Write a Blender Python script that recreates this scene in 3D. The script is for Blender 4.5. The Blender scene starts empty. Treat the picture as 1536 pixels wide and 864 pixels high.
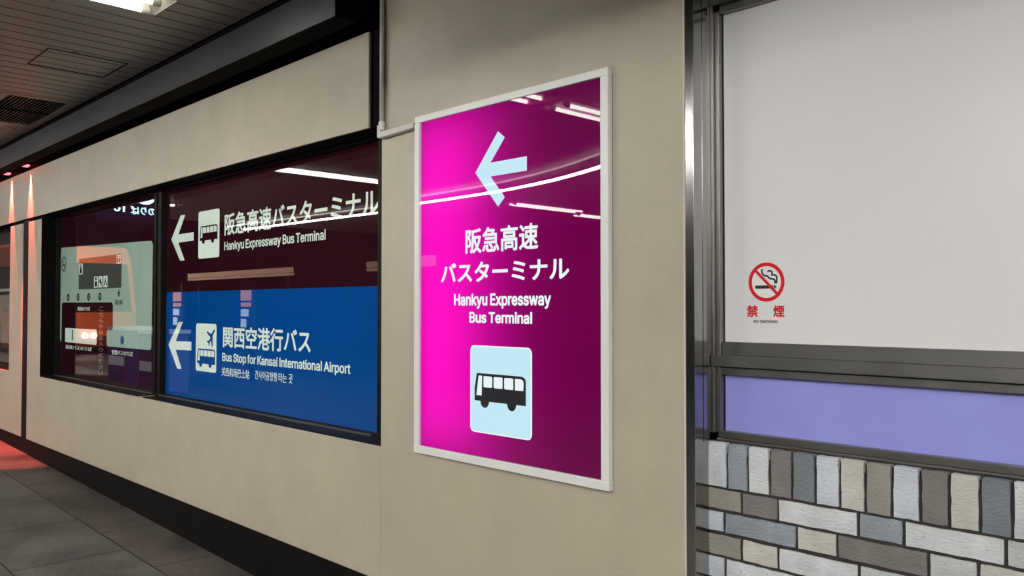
import bpy, bmesh, math, random
from mathutils import Vector
from mathutils.geometry import tessellate_polygon

random.seed(7)
SC = bpy.context.scene
COL = SC.collection

# ------------------------------------------------------------------ camera
cam_data = bpy.data.cameras.new('camera')
cam_data.sensor_width = 36.0
cam_data.lens = 36.0 * 1257.0 / 1536.0
cam_data.clip_start = 0.05
cam_data.clip_end = 200
cam = bpy.data.objects.new('camera', cam_data)
COL.objects.link(cam)
cam.location = (0.0, -2.17, 1.5)
cam.rotation_euler = (math.radians(90 + 1.276), 0, math.radians(45.785))
SC.camera = cam

# ------------------------------------------------------------------ world, exposure
world = bpy.data.worlds.new('night')
SC.world = world
world.use_nodes = True
wb = world.node_tree.nodes['Background']
wb.inputs[0].default_value = (0.55, 0.62, 0.8, 1)
wb.inputs[1].default_value = 0.02
SC.view_settings.view_transform = 'Standard'
SC.view_settings.look = 'None'
SC.view_settings.gamma = 1.0
SC.view_settings.use_curve_mapping = False
SC.view_settings.exposure = 0.0

TUBE_STRENGTH = 165.0       # ceiling tubes further out
DIM_TUBE_STRENGTH = 18.0    # tubes dimmed so the upper wall stays darker
STRIP_STRENGTH = 200.0       # curved canopy light
BOX_STRENGTH = 10.5          # tubes inside the pink sign
RED_WATT = 750.0             # red spotlights under the beam

# ------------------------------------------------------------------ helpers
WL = {}                     # world location of each object's origin

def base_of(o):
    return WL[o.name] if o is not None else Vector((0, 0, 0))

class MB:
    """collects shapes in world coordinates and links them as one mesh object"""
    def __init__(self):
        self.v, self.f, self.m, self.s = [], [], [], []
    def add(self, vs, fs, mat=0, smooth=False):
        n = len(self.v)
        self.v += [tuple(p) for p in vs]
        self.f += [tuple(n + i for i in q) for q in fs]
        self.m += [mat] * len(fs)
        self.s += [smooth] * len(fs)
        return self
    def box(self, x0, x1, y0, y1, z0, z1, mat=0):
        x0, x1 = sorted((x0, x1)); y0, y1 = sorted((y0, y1)); z0, z1 = sorted((z0, z1))
        vs = [(x, y, z) for z in (z0, z1) for y in (y0, y1) for x in (x0, x1)]
        fs = [(0, 2, 3, 1), (4, 5, 7, 6), (0, 1, 5, 4), (2, 6, 7, 3), (0, 4, 6, 2), (1, 3, 7, 5)]
        return self.add(vs, fs, mat)
    def prism(self, pts, y0, y1, mat=0):
        """polygon in x,z (front face at y0 looking to -y), extruded to y1"""
        a = sum(pts[i][0] * pts[(i + 1) % len(pts)][1] - pts[(i + 1) % len(pts)][0] * pts[i][1] for i in range(len(pts)))
        if a < 0:
            pts = pts[::-1]
        n = len(pts)
        vs = [(p[0], y0, p[1]) for p in pts] + [(p[0], y1, p[1]) for p in pts]
        fs = [tuple(range(n)), tuple(range(2 * n - 1, n - 1, -1))]
        fs += [(i, n + i, n + (i + 1) % n, (i + 1) % n) for i in range(n)]
        return self.add(vs, fs, mat)
    def ring(self, cx, cz, ro, ri, y0, y1, mat=0, n=48, kx=1.0):
        vs, fs = [], []
        for i in range(n):
            t = 2 * math.pi * i / n
            c, s = math.cos(t) * kx, math.sin(t)
            vs += [(cx + ro * c, y0, cz + ro * s), (cx + ri * c, y0, cz + ri * s),
                   (cx + ro * c, y1, cz + ro * s), (cx + ri * c, y1, cz + ri * s)]
        for i in range(n):
            a, b = 4 * i, 4 * ((i + 1) % n)
            fs += [(a, b, b + 1, a + 1), (a + 2, a + 3, b + 3, b + 2), (a, a + 2, b + 2, b), (a + 1, b + 1, b + 3, a + 3)]
        return self.add(vs, fs, mat)
    def cyl(self, p0, p1, r0, r1=None, n=20, mat=0, smooth=True):
        p0, p1 = Vector(p0), Vector(p1)
        r1 = r0 if r1 is None else r1
        d = (p1 - p0).normalized()
        u = d.orthogonal().normalized(); w = d.cross(u)
        vs = []
        for p, r in ((p0, r0), (p1, r1)):
            for i in range(n):
                t = 2 * math.pi * i / n
                vs.append(p + (u * math.cos(t) + w * math.sin(t)) * r)
        self.add(vs, [(i, (i + 1) % n, n + (i + 1) % n, n + i) for i in range(n)], mat, smooth)
        k = len(self.v) - 2 * n
        self.f += [tuple(k + i for i in range(n - 1, -1, -1)), tuple(k + n + i for i in range(n))]
        self.m += [mat, mat]; self.s += [False, False]
        return self
    def sweep(self, pts, r, n=12, mat=0):
        for a, b in zip(pts[:-1], pts[1:]):
            self.cyl(a, b, r, n=n, mat=mat)
        return self
    def build(self, name, mats, parent=None, bevel=0.0, seg=2):
        if not isinstance(mats, (list, tuple)):
            mats = [mats]
        vs = [Vector(p) for p in self.v]
        if parent is None:
            lo = Vector([min(p[i] for p in vs) for i in range(3)])
            hi = Vector([max(p[i] for p in vs) for i in range(3)])
            org = Vector(((lo.x + hi.x) / 2, (lo.y + hi.y) / 2, lo.z))
        else:
            org = base_of(parent)
        me = bpy.data.meshes.new(name)
        me.from_pydata([tuple(p - org) for p in vs], [], self.f)
        for m in mats:
            me.materials.append(m)
        for p, mi, s in zip(me.polygons, self.m, self.s):
            p.material_index = mi
            p.use_smooth = s
        bm = bmesh.new(); bm.from_mesh(me)
        bmesh.ops.recalc_face_normals(bm, faces=bm.faces)
        bm.to_mesh(me); bm.free()
        me.update()
        o = bpy.data.objects.new(name, me)
        COL.objects.link(o)
        if parent is not None:
            o.parent = parent
        else:
            o.location = org
        WL[o.name] = org.copy()
        if bevel > 0:
            b = o.modifiers.new('bevel', 'BEVEL')
            b.width = bevel; b.segments = seg; b.limit_method = 'ANGLE'; b.angle_limit = math.radians(40)
        return o

def thing(name, label, cat, loc, group=None):
    o = bpy.data.objects.new(name, None)
    o.empty_display_size = 0.1
    COL.objects.link(o)
    o.location = loc
    WL[o.name] = Vector(loc)
    o['label'] = label; o['category'] = cat
    if group: o['group'] = group
    return o

def tag(o, label, cat, group=None):
    o['label'] = label; o['category'] = cat
    if group: o['group'] = group
    return o

def struct(o):
    o['kind'] = 'structure'
    return o

def dup(root, loc, label):
    r = root.copy(); COL.objects.link(r); r.location = loc; r['label'] = label
    for ch in list(root.children):
        c = ch.copy(); COL.objects.link(c); c.parent = r
        for g in list(ch.children):
            d = g.copy(); COL.objects.link(d); d.parent = c
    return r

def rrect(x0, x1, z0, z1, r, n=6):
    pts = []
    for cx, cz, a0 in ((x1 - r, z1 - r, 0), (x0 + r, z1 - r, 90), (x0 + r, z0 + r, 180), (x1 - r, z0 + r, 270)):
        for i in range(n + 1):
            t = math.radians(a0 + 90 * i / n)
            pts.append((cx + r * math.cos(t), cz + r * math.sin(t)))
    return pts

def rect(x0, x1, z0, z1):
    return [(x0, z0), (x1, z0), (x1, z1), (x0, z1)]

def ell(cx, cz, rx, rz, n=28, a0=0, a1=360):
    full = abs(a1 - a0) >= 360
    k = n if full else n + 1
    return [(cx + rx * math.cos(math.radians(a0 + (a1 - a0) * i / n)), cz + rz * math.sin(math.radians(a0 + (a1 - a0) * i / n))) for i in range(k)]

def strokes(mb, pts, w, y0, y1, mat=0):
    """a drawn line of width w through points in x,z"""
    L, R = [], []
    for i, p in enumerate(pts):
        a = Vector(pts[max(i - 1, 0)]); b = Vector(pts[min(i + 1, len(pts) - 1)])
        d = (b - a).normalized(); nrm = Vector((-d.y, d.x)) * (w / 2)
        L.append((p[0] + nrm.x, p[1] + nrm.y)); R.append((p[0] - nrm.x, p[1] - nrm.y))
    for i in range(len(pts) - 1):
        mb.prism([L[i], L[i + 1], R[i + 1], R[i]], y0, y1, mat)

# outlines of the plain sans-serif capitals and small letters used on the signs
GLYPHS = {
    '1': (227, ["128,254 128,0 96,0 96,217 95,217 33,176 33,208 96,254"]),
    '2': (227, ["32,0 32,24 117,114 126,124 134,133 141,141 147,149 152,156 155,163 158,170 160,178 160,186 159,194 157,202 154,209 149,215 143,220 137,224 129,227 121,229 112,230 102,229 94,227 86,224 79,219 74,213 69,207 66,199 64,190 64,181 33,181 34,196 37,209 43,221 51,232 60,241 72,248 84,253 98,257 112,258 127,257 141,254 153,248 164,241 173,233 181,223 186,211 189,199 191,186 190,177 188,168 185,159 181,150 175,140 168,129 159,118 147,105 133,90 76,30 76,28 195,28 195,0"]),
    '3': (227, ["109,-3 94,-2 80,0 66,5 54,11 44,19 35,29 28,40 24,52 22,66 55,66 56,58 59,50 63,44 69,38 75,33 83,30 91,27 100,25 109,25 119,26 129,27 138,30 145,35 152,40 157,46 161,54 164,63 165,72 164,81 162,90 158,98 153,105 146,112 137,117 127,121 115,123 101,124 78,124 78,150 144,224 144,226 35,226 35,254 186,254 186,230 106,139 106,144 124,145 140,143 154,138 167,131 177,122 185,111 192,99 195,86 196,72 195,58 191,45 185,33 177,22 166,13 154,6 141,1 125,-2"]),
    '4': (227, ["20,53 20,79 123,254 155,254 54,83 54,81 207,81 207,53", "141,0 141,61 141,73 141,159 171,159 171,0"]),
    'A': (240, ["8,0 101,254 138,254 231,0 198,0 144,151 140,161 136,173 132,186 127,201 122,219 116,239 123,239 117,219 111,201 106,185 102,172 98,161 95,151 43,0", "55,71 55,99 185,99 185,71"]),
    'B': (228, ["30,0 30,254 121,254 137,253 152,250 164,245 175,239 184,230 190,221 195,210 198,199 199,187 198,177 197,168 193,160 189,153 184,148 178,143 172,139 165,136 157,133 157,131 166,130 174,127 182,123 189,117 196,110 201,102 205,92 208,81 209,68 208,56 205,44 200,33 193,24 184,16 172,9 158,4 142,1 123,0", "62,29 122,29 140,30 154,34 165,40 172,48 176,58 178,68 177,77 175,85 171,92 166,99 160,104 153,109 144,113 135,115 124,115 62,115", "62,143 119,143 128,143 136,145 144,148 151,152 157,157 162,163 165,170 167,178 168,186 167,197 163,206 156,214 147,221 135,225 120,226 62,226"]),
    'E': (209, ["30,0 30,254 186,254 186,226 62,226 62,143 178,143 178,114 62,114 62,29 188,29 188,0"]),
    'G': (260, ["134,-3 113,-2 93,4 75,13 59,25 45,40 35,58 27,78 22,102 20,127 22,153 27,176 35,197 45,215 59,230 74,242 92,251 112,256 132,258 146,257 158,255 170,252 181,247 192,242 202,235 210,227 218,218 225,208 230,198 234,186 237,174 204,174 201,182 198,190 194,197 189,203 184,208 178,213 172,218 165,221 158,224 150,226 141,227 133,228 118,227 104,223 92,216 80,207 70,196 62,182 57,166 53,148 52,127 53,107 57,88 63,72 71,59 81,47 92,38 105,32 119,28 134,26 148,27 161,31 172,36 183,43 191,51 198,62 203,74 206,87 207,101 217,100 141,100 141,128 239,128 239,100 237,80 233,62 225,45 215,31 203,19 188,9 172,2 154,-2"]),
    'H': (258, ["30,0 30,254 62,254 62,144 196,144 196,254 228,254 228,0 196,0 196,116 62,116 62,0"]),
    'I': (98, ["30,0 30,254 66,254 66,0"]),
    'K': (233, ["52,73 52,108 58,116 64,123 70,131 75,138 81,145 87,152 93,159 100,165 106,172 182,254 224,254 116,138 114,138", "30,0 30,254 62,254 62,167 62,112 62,97 62,0", "186,0 94,130 114,155 224,0"]),
    'M': (314, ["30,0 30,254 76,254 139,94 140,89 142,85 144,79 146,74 148,68 150,61 152,55 154,48 156,42 158,36 159,30 161,24 154,24 155,30 157,35 159,41 161,48 163,54 165,61 167,67 169,73 171,79 173,85 175,89 176,94 238,254 284,254 284,0 252,0 252,145 252,151 252,157 252,163 252,170 252,177 253,184 253,192 253,199 253,207 253,214 253,221 253,229 256,229 254,221 251,213 249,205 246,197 244,189 241,181 238,174 236,167 234,161 232,155 230,150 228,145 171,0 143,0 85,145 83,150 82,155 80,160 77,167 75,173 72,181 70,188 67,196 65,204 62,212 59,220 56,229 59,229 60,222 60,215 60,208 60,201 60,193 60,186 61,178 61,171 61,164 61,158 61,151 61,145 61,0"]),
    'N': (262, ["30,0 30,254 68,254 172,91 174,87 178,82 181,75 185,69 189,61 194,53 198,45 203,36 207,27 202,27 202,36 201,45 200,54 200,63 200,71 200,79 199,86 199,92 199,97 199,254 232,254 232,0 193,0 101,145 97,152 93,158 89,165 84,173 79,181 74,191 68,201 61,213 54,226 60,227 60,215 61,203 61,192 62,182 62,172 62,164 62,157 62,150 62,145 62,0"]),
    'O': (267, ["133,-3 112,-2 93,4 75,12 59,25 46,40 35,58 27,78 22,101 20,127 22,153 27,176 35,197 46,215 59,230 75,242 93,251 112,256 133,258 155,256 174,251 192,242 208,230 221,215 232,197 240,176 245,153 247,127 245,101 240,78 232,58 221,40 208,25 192,12 174,4 155,-2", "133,26 148,28 162,32 175,38 186,47 196,58 204,72 210,88 214,106 215,127 214,148 210,166 204,182 196,196 186,207 175,216 162,223 148,227 133,228 119,227 105,223 92,216 81,207 71,196 63,182 57,166 53,148 52,127 53,106 57,88 63,72 71,58 81,47 92,38 105,32 119,28"]),
    'S': (223, ["112,-4 94,-3 78,0 64,5 51,11 41,20 32,30 25,42 21,54 19,68 52,68 54,59 57,51 62,44 68,38 75,33 83,29 92,27 102,25 112,25 123,25 133,27 143,30 151,34 159,40 165,46 169,53 172,61 173,70 172,77 170,84 166,89 161,94 155,99 148,102 140,106 132,108 122,111 92,120 72,126 56,135 43,145 34,156 28,170 26,186 27,200 31,213 37,224 46,234 57,242 69,249 83,254 97,257 114,258 130,257 145,254 158,249 170,242 180,234 189,224 195,213 199,202 200,189 169,189 166,201 160,211 151,219 140,225 127,228 112,229 102,229 92,227 84,224 76,220 70,215 64,209 61,203 58,195 58,188 58,180 61,173 65,167 71,162 78,158 85,154 92,151 99,149 106,147 132,140 140,137 148,135 156,132 164,128 172,124 179,119 186,113 192,106 197,99 201,90 203,80 204,69 203,56 199,43 193,32 185,21 174,13 162,5 147,0 130,-3"]),
    'T': (224, ["16,226 16,254 208,254 208,226 128,226 128,0 96,0 96,226"]),
    'a': (195, ["80,-4 68,-4 57,-1 47,2 38,8 30,14 24,22 19,32 16,42 15,54 16,64 18,73 22,80 26,87 32,92 39,97 46,100 54,103 63,105 71,107 80,109 89,110 100,111 109,112 117,113 123,114 129,116 133,117 135,120 137,123 138,127 138,128 137,136 136,142 133,148 130,153 125,158 120,161 113,163 106,165 98,165 89,165 82,164 75,161 69,158 63,154 59,150 55,146 52,142 50,137 20,146 26,156 32,165 39,173 48,179 57,184 66,188 77,190 87,192 97,192 104,192 112,191 119,190 128,187 135,184 143,180 150,175 156,168 161,160 165,150 168,139 168,126 168,0 138,0 138,26 136,26 134,21 130,17 126,12 121,8 115,4 108,1 100,-2 90,-4", "85,23 96,23 106,26 114,29 121,34 127,40 132,47 135,54 137,61 138,69 138,95 136,93 133,92 130,91 125,90 121,89 116,88 110,87 105,86 100,86 95,85 91,84 88,84 81,83 74,81 67,79 61,77 56,74 52,70 48,65 47,59 46,52 46,46 48,41 51,36 55,32 59,29 65,26 71,24 78,23"]),
    'e': (202, ["106,-4 88,-3 73,1 58,8 46,17 36,29 28,42 22,58 18,75 17,93 18,112 22,129 28,145 36,159 46,170 58,180 71,187 86,191 103,192 113,192 123,190 133,187 142,183 151,177 160,170 167,162 173,152 179,141 182,128 185,113 186,97 186,85 37,85 37,110 169,110 155,101 154,113 152,124 149,134 144,143 138,151 131,157 123,161 113,164 103,165 92,164 82,161 73,157 66,151 59,143 54,135 51,125 49,116 48,105 48,89 49,75 51,64 55,53 61,44 67,37 76,31 85,26 95,24 106,23 114,23 120,25 127,26 133,29 138,32 143,36 147,41 150,47 153,53 182,45 179,36 174,27 168,20 160,13 151,7 141,2 130,-1 119,-3"]),
    'f': (127, ["114,190 114,164 3,164 3,190", "40,0 40,216 41,226 44,235 48,243 53,250 60,255 68,259 76,262 85,264 94,265 100,265 106,264 111,263 115,262 119,261 121,260 114,234 112,235 110,235 107,236 105,237 101,237 97,237 89,236 82,234 77,230 74,225 72,218 71,209 71,0"]),
    'i': (83, ["26,0 26,190 57,190 57,0", "42,221 36,222 31,224 27,227 23,231 21,236 21,242 21,247 23,252 27,256 31,259 36,261 42,262 47,261 52,259 57,256 60,252 62,247 63,242 62,236 60,231 57,227 52,224 47,222"]),
    'k': (190, ["55,68 55,106 60,106 142,190 180,190 92,100 89,100", "26,0 26,254 57,254 57,0", "147,0 74,93 96,114 186,0"]),
    'l': (83, ["26,0 26,264 57,264 57,0"]),
    'm': (305, ["26,0 26,190 56,190 56,148 54,148 57,157 61,166 66,173 72,179 79,184 86,188 94,191 102,193 110,193 123,192 134,187 144,180 151,171 157,160 160,147 156,147 159,156 163,164 169,172 175,178 182,183 190,187 199,191 208,192 218,193 229,192 239,190 249,186 257,180 264,173 270,164 275,154 278,141 278,128 278,0 248,0 248,127 247,139 243,149 236,156 228,161 219,164 209,165 201,165 194,163 187,160 181,156 177,151 173,145 170,139 168,131 168,124 168,0 137,0 137,130 136,140 132,148 126,156 119,161 110,164 100,165 92,165 85,163 79,160 73,156 67,151 63,145 60,137 58,129 57,119 57,0"]),
    'n': (205, ["57,113 57,0 26,0 26,190 56,190 56,144 51,144 58,159 66,172 76,181 87,187 100,191 114,192 126,191 137,189 147,184 156,178 164,170 170,160 175,149 178,135 179,120 179,0 148,0 148,118 147,131 143,143 136,152 128,159 117,163 105,165 96,164 88,162 80,159 74,154 68,148 63,141 60,133 58,124"]),
    'o': (208, ["104,-4 87,-3 72,1 58,8 46,17 36,29 28,43 22,58 18,75 17,94 18,113 22,130 28,146 36,159 46,171 58,180 72,187 87,191 104,192 120,191 136,187 149,180 161,171 171,159 180,146 186,130 189,113 191,94 189,75 186,58 180,43 171,29 161,17 149,8 136,1 120,-3", "104,23 116,24 126,28 135,33 143,40 149,49 154,59 157,70 159,81 160,94 159,106 157,118 154,129 149,139 143,148 135,155 126,161 116,164 104,165 92,164 81,161 73,155 65,148 59,139 54,129 51,118 49,106 48,94 49,81 51,70 54,59 59,49 65,40 73,33 81,28 92,24"]),
    'p': (212, ["26,-71 26,190 56,190 56,160 59,160 62,164 65,168 69,173 73,178 79,182 86,186 94,190 103,192 115,192 130,191 144,187 156,180 168,171 177,160 185,146 191,131 194,113 195,94 194,75 191,58 185,42 177,29 168,17 157,8 144,1 130,-3 115,-4 104,-3 94,-1 86,2 79,6 74,11 69,16 65,21 62,25 59,29 57,29 57,-71", "110,23 121,24 131,28 140,33 147,40 153,48 158,58 161,70 163,82 164,95 163,108 161,120 158,131 153,140 147,149 140,156 131,161 121,164 110,165 99,164 89,161 81,156 73,149 67,141 62,131 59,120 57,108 56,95 57,81 59,69 63,58 67,48 73,39 81,32 89,27 99,24"]),
    'r': (130, ["26,0 26,190 56,190 56,160 58,160 62,169 68,177 76,184 85,188 96,191 107,192 109,192 112,192 115,192 117,192 120,192 122,192 122,161 120,161 118,162 115,162 111,163 107,163 103,163 95,162 87,160 80,157 73,153 67,148 63,142 60,135 58,127 57,118 57,0"]),
    's': (182, ["91,-4 78,-3 67,-2 56,2 46,6 38,12 31,19 25,27 21,37 18,47 47,53 50,44 55,36 62,30 70,26 80,24 91,23 103,24 113,26 122,31 129,37 133,44 134,51 133,58 131,63 127,68 122,72 115,75 106,78 75,85 59,90 46,96 36,104 29,113 25,124 23,137 24,147 27,157 33,166 39,173 48,180 58,185 69,189 81,191 94,192 106,192 117,190 127,186 136,182 143,176 149,170 155,162 159,154 162,145 134,139 131,146 127,152 121,158 114,163 105,165 94,166 83,165 74,163 65,158 59,153 56,146 54,139 55,132 58,126 62,122 68,118 76,114 86,111 115,105 131,100 143,93 153,86 160,76 164,66 166,53 165,43 161,33 156,24 149,16 140,9 130,3 118,-1 105,-3"]),
    't': (114, ["102,190 102,164 3,164 3,190", "32,236 63,236 63,49 64,41 65,35 68,31 72,27 78,26 85,25 87,25 90,25 93,26 96,26 98,26 101,27 107,1 103,0 100,-1 96,-1 92,-2 88,-2 84,-2 69,-1 56,4 46,11 38,20 34,32 32,46"]),
    'u': (205, ["91,-3 79,-2 68,1 57,5 48,12 41,20 35,29 30,41 27,54 26,69 26,190 57,190 57,72 58,58 62,47 68,37 77,31 88,26 100,25 109,26 117,28 125,31 131,36 137,41 142,48 145,57 147,66 148,76 148,190 179,190 179,0 149,0 149,46 154,46 147,30 139,18 129,8 117,2 105,-1"]),
    'w': (284, ["69,0 11,190 44,190 67,107 70,95 73,82 77,68 80,54 84,38 88,21 82,21 86,37 89,53 93,67 96,81 100,94 103,107 126,190 158,190 181,107 184,95 187,82 191,68 194,53 198,37 201,21 196,21 199,37 203,53 206,68 210,81 213,95 217,107 240,190 272,190 215,0 184,0 159,86 157,95 155,104 152,112 150,122 148,131 145,140 143,150 141,159 138,169 145,169 143,159 141,150 138,140 136,131 134,121 131,112 129,103 126,94 124,86 99,0"]),
    'x': (189, ["10,0 86,109 86,86 14,190 50,190 74,153 80,144 85,135 90,127 94,119 99,111 104,103 88,103 93,111 97,119 101,127 106,135 111,144 117,153 141,190 176,190 104,84 104,107 179,0 143,0 115,43 110,51 105,60 100,68 96,76 91,83 86,91 102,91 98,83 93,76 89,68 85,60 80,51 74,43 46,0"]),
    'y': (195, ["24,-69 31,-43 36,-44 41,-45 47,-45 52,-44 57,-43 61,-41 65,-37 69,-32 72,-26 75,-18 81,-1 9,190 42,190 83,78 87,66 90,55 93,43 96,32 100,21 103,10 92,10 95,21 98,32 101,43 104,55 108,66 112,78 153,190 186,190 102,-29 98,-38 93,-47 88,-54 83,-59 76,-64 70,-68 62,-70 54,-72 46,-73 41,-72 36,-72 32,-72 29,-71 26,-70"]),
}

def glyph_shapes(ch):
    """[(outer, [holes])] for one letter"""
    adv, raw = GLYPHS[ch]
    loops = [[tuple(float(q) for q in p.split(',')) for p in r.split()] for r in raw]
    def inside(p, L):
        c = False
        for i in range(len(L)):
            (x0, y0), (x1, y1) = L[i - 1], L[i]
            if (y0 > p[1]) != (y1 > p[1]) and p[0] < (x1 - x0) * (p[1] - y0) / (y1 - y0) + x0:
                c = not c
        return c
    outs, used = [], set()
    for i, L in enumerate(loops):
        if any(k != i and all(inside(p, M) for p in L) for k, M in enumerate(loops)):
            used.add(i)
    for i, L in enumerate(loops):
        if i not in used:
            outs.append((L, [loops[k] for k in used if all(inside(p, L) for p in loops[k])]))
    return adv, outs

SHIFTS = [(0, 0)] + [(math.cos(math.radians(a)), math.sin(math.radians(a))) for a in range(0, 360, 45)]

def link_letters(name, vs, fs, m, parent):
    me = bpy.data.meshes.new(name)
    me.from_pydata([tuple(p) for p in vs], [], fs)
    me.materials.append(m)
    me.update()
    o = bpy.data.objects.new(name, me)
    COL.objects.link(o)
    o.parent = parent
    WL[o.name] = base_of(parent).copy()
    return o

def latin(name, body, box, y, m, parent, bold=8.0, track=0.0, thick=0.0006):
    """sans-serif line fitted into x0..x1, baseline z0, capital height up to z1; one part per word"""
    x0, x1, z0, z1 = box
    pen, placed = 0.0, []
    for w in body.split(' '):
        letters = []
        for ch in w:
            adv, outs = glyph_shapes(ch)
            letters.append((pen, outs)); pen += adv + track
        placed.append(letters); pen += 70
    allx = [px + p[0] for letters in placed for px, outs in letters for L, H in outs for p in L]
    ax, bx = min(allx) - bold, max(allx) + bold
    kx = (x1 - x0) / (bx - ax); kz = (z1 - z0) / (254.0 + 2 * bold)
    org = base_of(parent)
    for letters in placed:
        vs, fs = [], []
        for px, outs in letters:
            for L, H in outs:
                loops = [L] + H
                tris = tessellate_polygon([[Vector((p[0], p[1], 0)) for p in q] for q in loops])
                flat = [p for q in loops for p in q]
                for layer, (sx, sz) in enumerate(SHIFTS):
                    n = len(vs)
                    for dy in (layer * 0.00003, thick + layer * 0.00003):
                        for p in flat:
                            vs.append(Vector((x0 + (px + p[0] + sx * bold - ax) * kx, y - dy, z0 + (p[1] + sz * bold + bold) * kz)) - org)
                    m_ = len(flat)
                    fs += [tuple(n + m_ + i for i in t) for t in tris]
                    c = 0
                    for q in loops:
                        for i in range(len(q)):
                            a, b = c + i, c + (i + 1) % len(q)
                            fs.append((n + a, n + b, n + m_ + b, n + m_ + a))
                        c += len(q)
        link_letters(name, vs, fs, m, parent)

def text(name, body, box, y, m, parent, bold=0.022, thick=0.0006, axes=None):
    """Japanese, Chinese or Korean lettering fitted into box (x0, x1, z0, z1)"""
    cu = bpy.data.curves.new(name, 'FONT')
    cu.body = body
    cu.extrude = 0.01
    cu.resolution_u = 4
    tmp = bpy.data.objects.new(name, cu)
    COL.objects.link(tmp)
    dg = bpy.context.evaluated_depsgraph_get()
    dg.update()
    me = bpy.data.meshes.new_from_object(tmp.evaluated_get(dg))
    bpy.data.objects.remove(tmp)
    bpy.data.curves.remove(cu)
    co = [tuple(v.co) for v in me.vertices]
    faces = [tuple(p.vertices) for p in me.polygons]
    bpy.data.meshes.remove(me)
    xs = [c[0] for c in co]; ys = [c[1] for c in co]
    ax, bx, ay, by = min(xs) - bold, max(xs) + bold, min(ys) - bold, max(ys) + bold
    x0, x1, z0, z1 = box
    org = base_of(parent)
    vs, fs = [], []
    for layer, (sx, sz) in enumerate(SHIFTS if bold > 0 else SHIFTS[:1]):
        n = len(vs)
        for c in co:
            X = x0 + (c[0] + sx * bold - ax) / (bx - ax) * (x1 - x0)
            Z = z0 + (c[1] + sz * bold - ay) / (by - ay) * (z1 - z0)
            d = (c[2] + 0.01) / 0.02 * thick + layer * 0.00003
            if axes is None:
                p = Vector((X, y - d, Z))
            else:                   # lettering on another upright plane: origin, right, normal
                O, Rv, Nn = axes
                p = O + Rv * X + Vector((0, 0, Z)) + Nn * (y + d)
            vs.append(p - org)
        fs += [tuple(n + i for i in f) for f in faces]
    return link_letters(name, vs, fs, m, parent)

# ------------------------------------------------------------------ materials
def mat(name):
    m = bpy.data.materials.new(name)
    m.use_nodes = True
    return m, m.node_tree.nodes, m.node_tree.links, m.node_tree.nodes['Principled BSDF']

def plain(name, col, rough=0.5, metal=0.0, spec=0.5, coat=0.0, emit=0.0, ecol=None, var=0.0, vscale=8.0, bump=0.0, bscale=60.0, stretch=(1, 1, 1)):
    m, N, L, b = mat(name)
    b.inputs['Base Color'].default_value = (*col, 1)
    b.inputs['Roughness'].default_value = rough
    b.inputs['Metallic'].default_value = metal
    b.inputs['Specular IOR Level'].default_value = spec
    b.inputs['Coat Weight'].default_value = coat
    b.inputs['Coat Roughness'].default_value = 0.03
    if emit:
        b.inputs['Emission Color'].default_value = (*(ecol or col), 1)
        b.inputs['Emission Strength'].default_value = emit
    tc = N.new('ShaderNodeTexCoord')
    mp = N.new('ShaderNodeMapping'); mp.inputs['Scale'].default_value = stretch
    L.new(tc.outputs['Object'], mp.inputs['Vector'])
    if var:
        n = N.new('ShaderNodeTexNoise'); n.inputs['Scale'].default_value = vscale; n.inputs['Detail'].default_value = 6
        L.new(mp.outputs[0], n.inputs['Vector'])
        r = N.new('ShaderNodeMapRange'); r.inputs[1].default_value = 0.3; r.inputs[2].default_value = 0.7
        r.inputs[3].default_value = 1 - var; r.inputs[4].default_value = 1 + var
        L.new(n.outputs['Fac'], r.inputs[0])
        x = N.new('ShaderNodeVectorMath'); x.operation = 'SCALE'
        x.inputs[0].default_value = col
        L.new(r.outputs[0], x.inputs['Scale'])
        L.new(x.outputs[0], b.inputs['Base Color'])
        rr = N.new('ShaderNodeMapRange'); rr.inputs[3].default_value = max(rough - 0.08, 0.02); rr.inputs[4].default_value = rough + 0.08
        L.new(n.outputs['Fac'], rr.inputs[0]); L.new(rr.outputs[0], b.inputs['Roughness'])
    if bump:
        n2 = N.new('ShaderNodeTexNoise'); n2.inputs['Scale'].default_value = bscale; n2.inputs['Detail'].default_value = 5
        L.new(mp.outputs[0], n2.inputs['Vector'])
        bu = N.new('ShaderNodeBump'); bu.inputs['Strength'].default_value = bump; bu.inputs['Distance'].default_value = 0.01
        L.new(n2.outputs['Fac'], bu.inputs['Height']); L.new(bu.outputs[0], b.inputs['Normal'])
    return m

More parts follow.
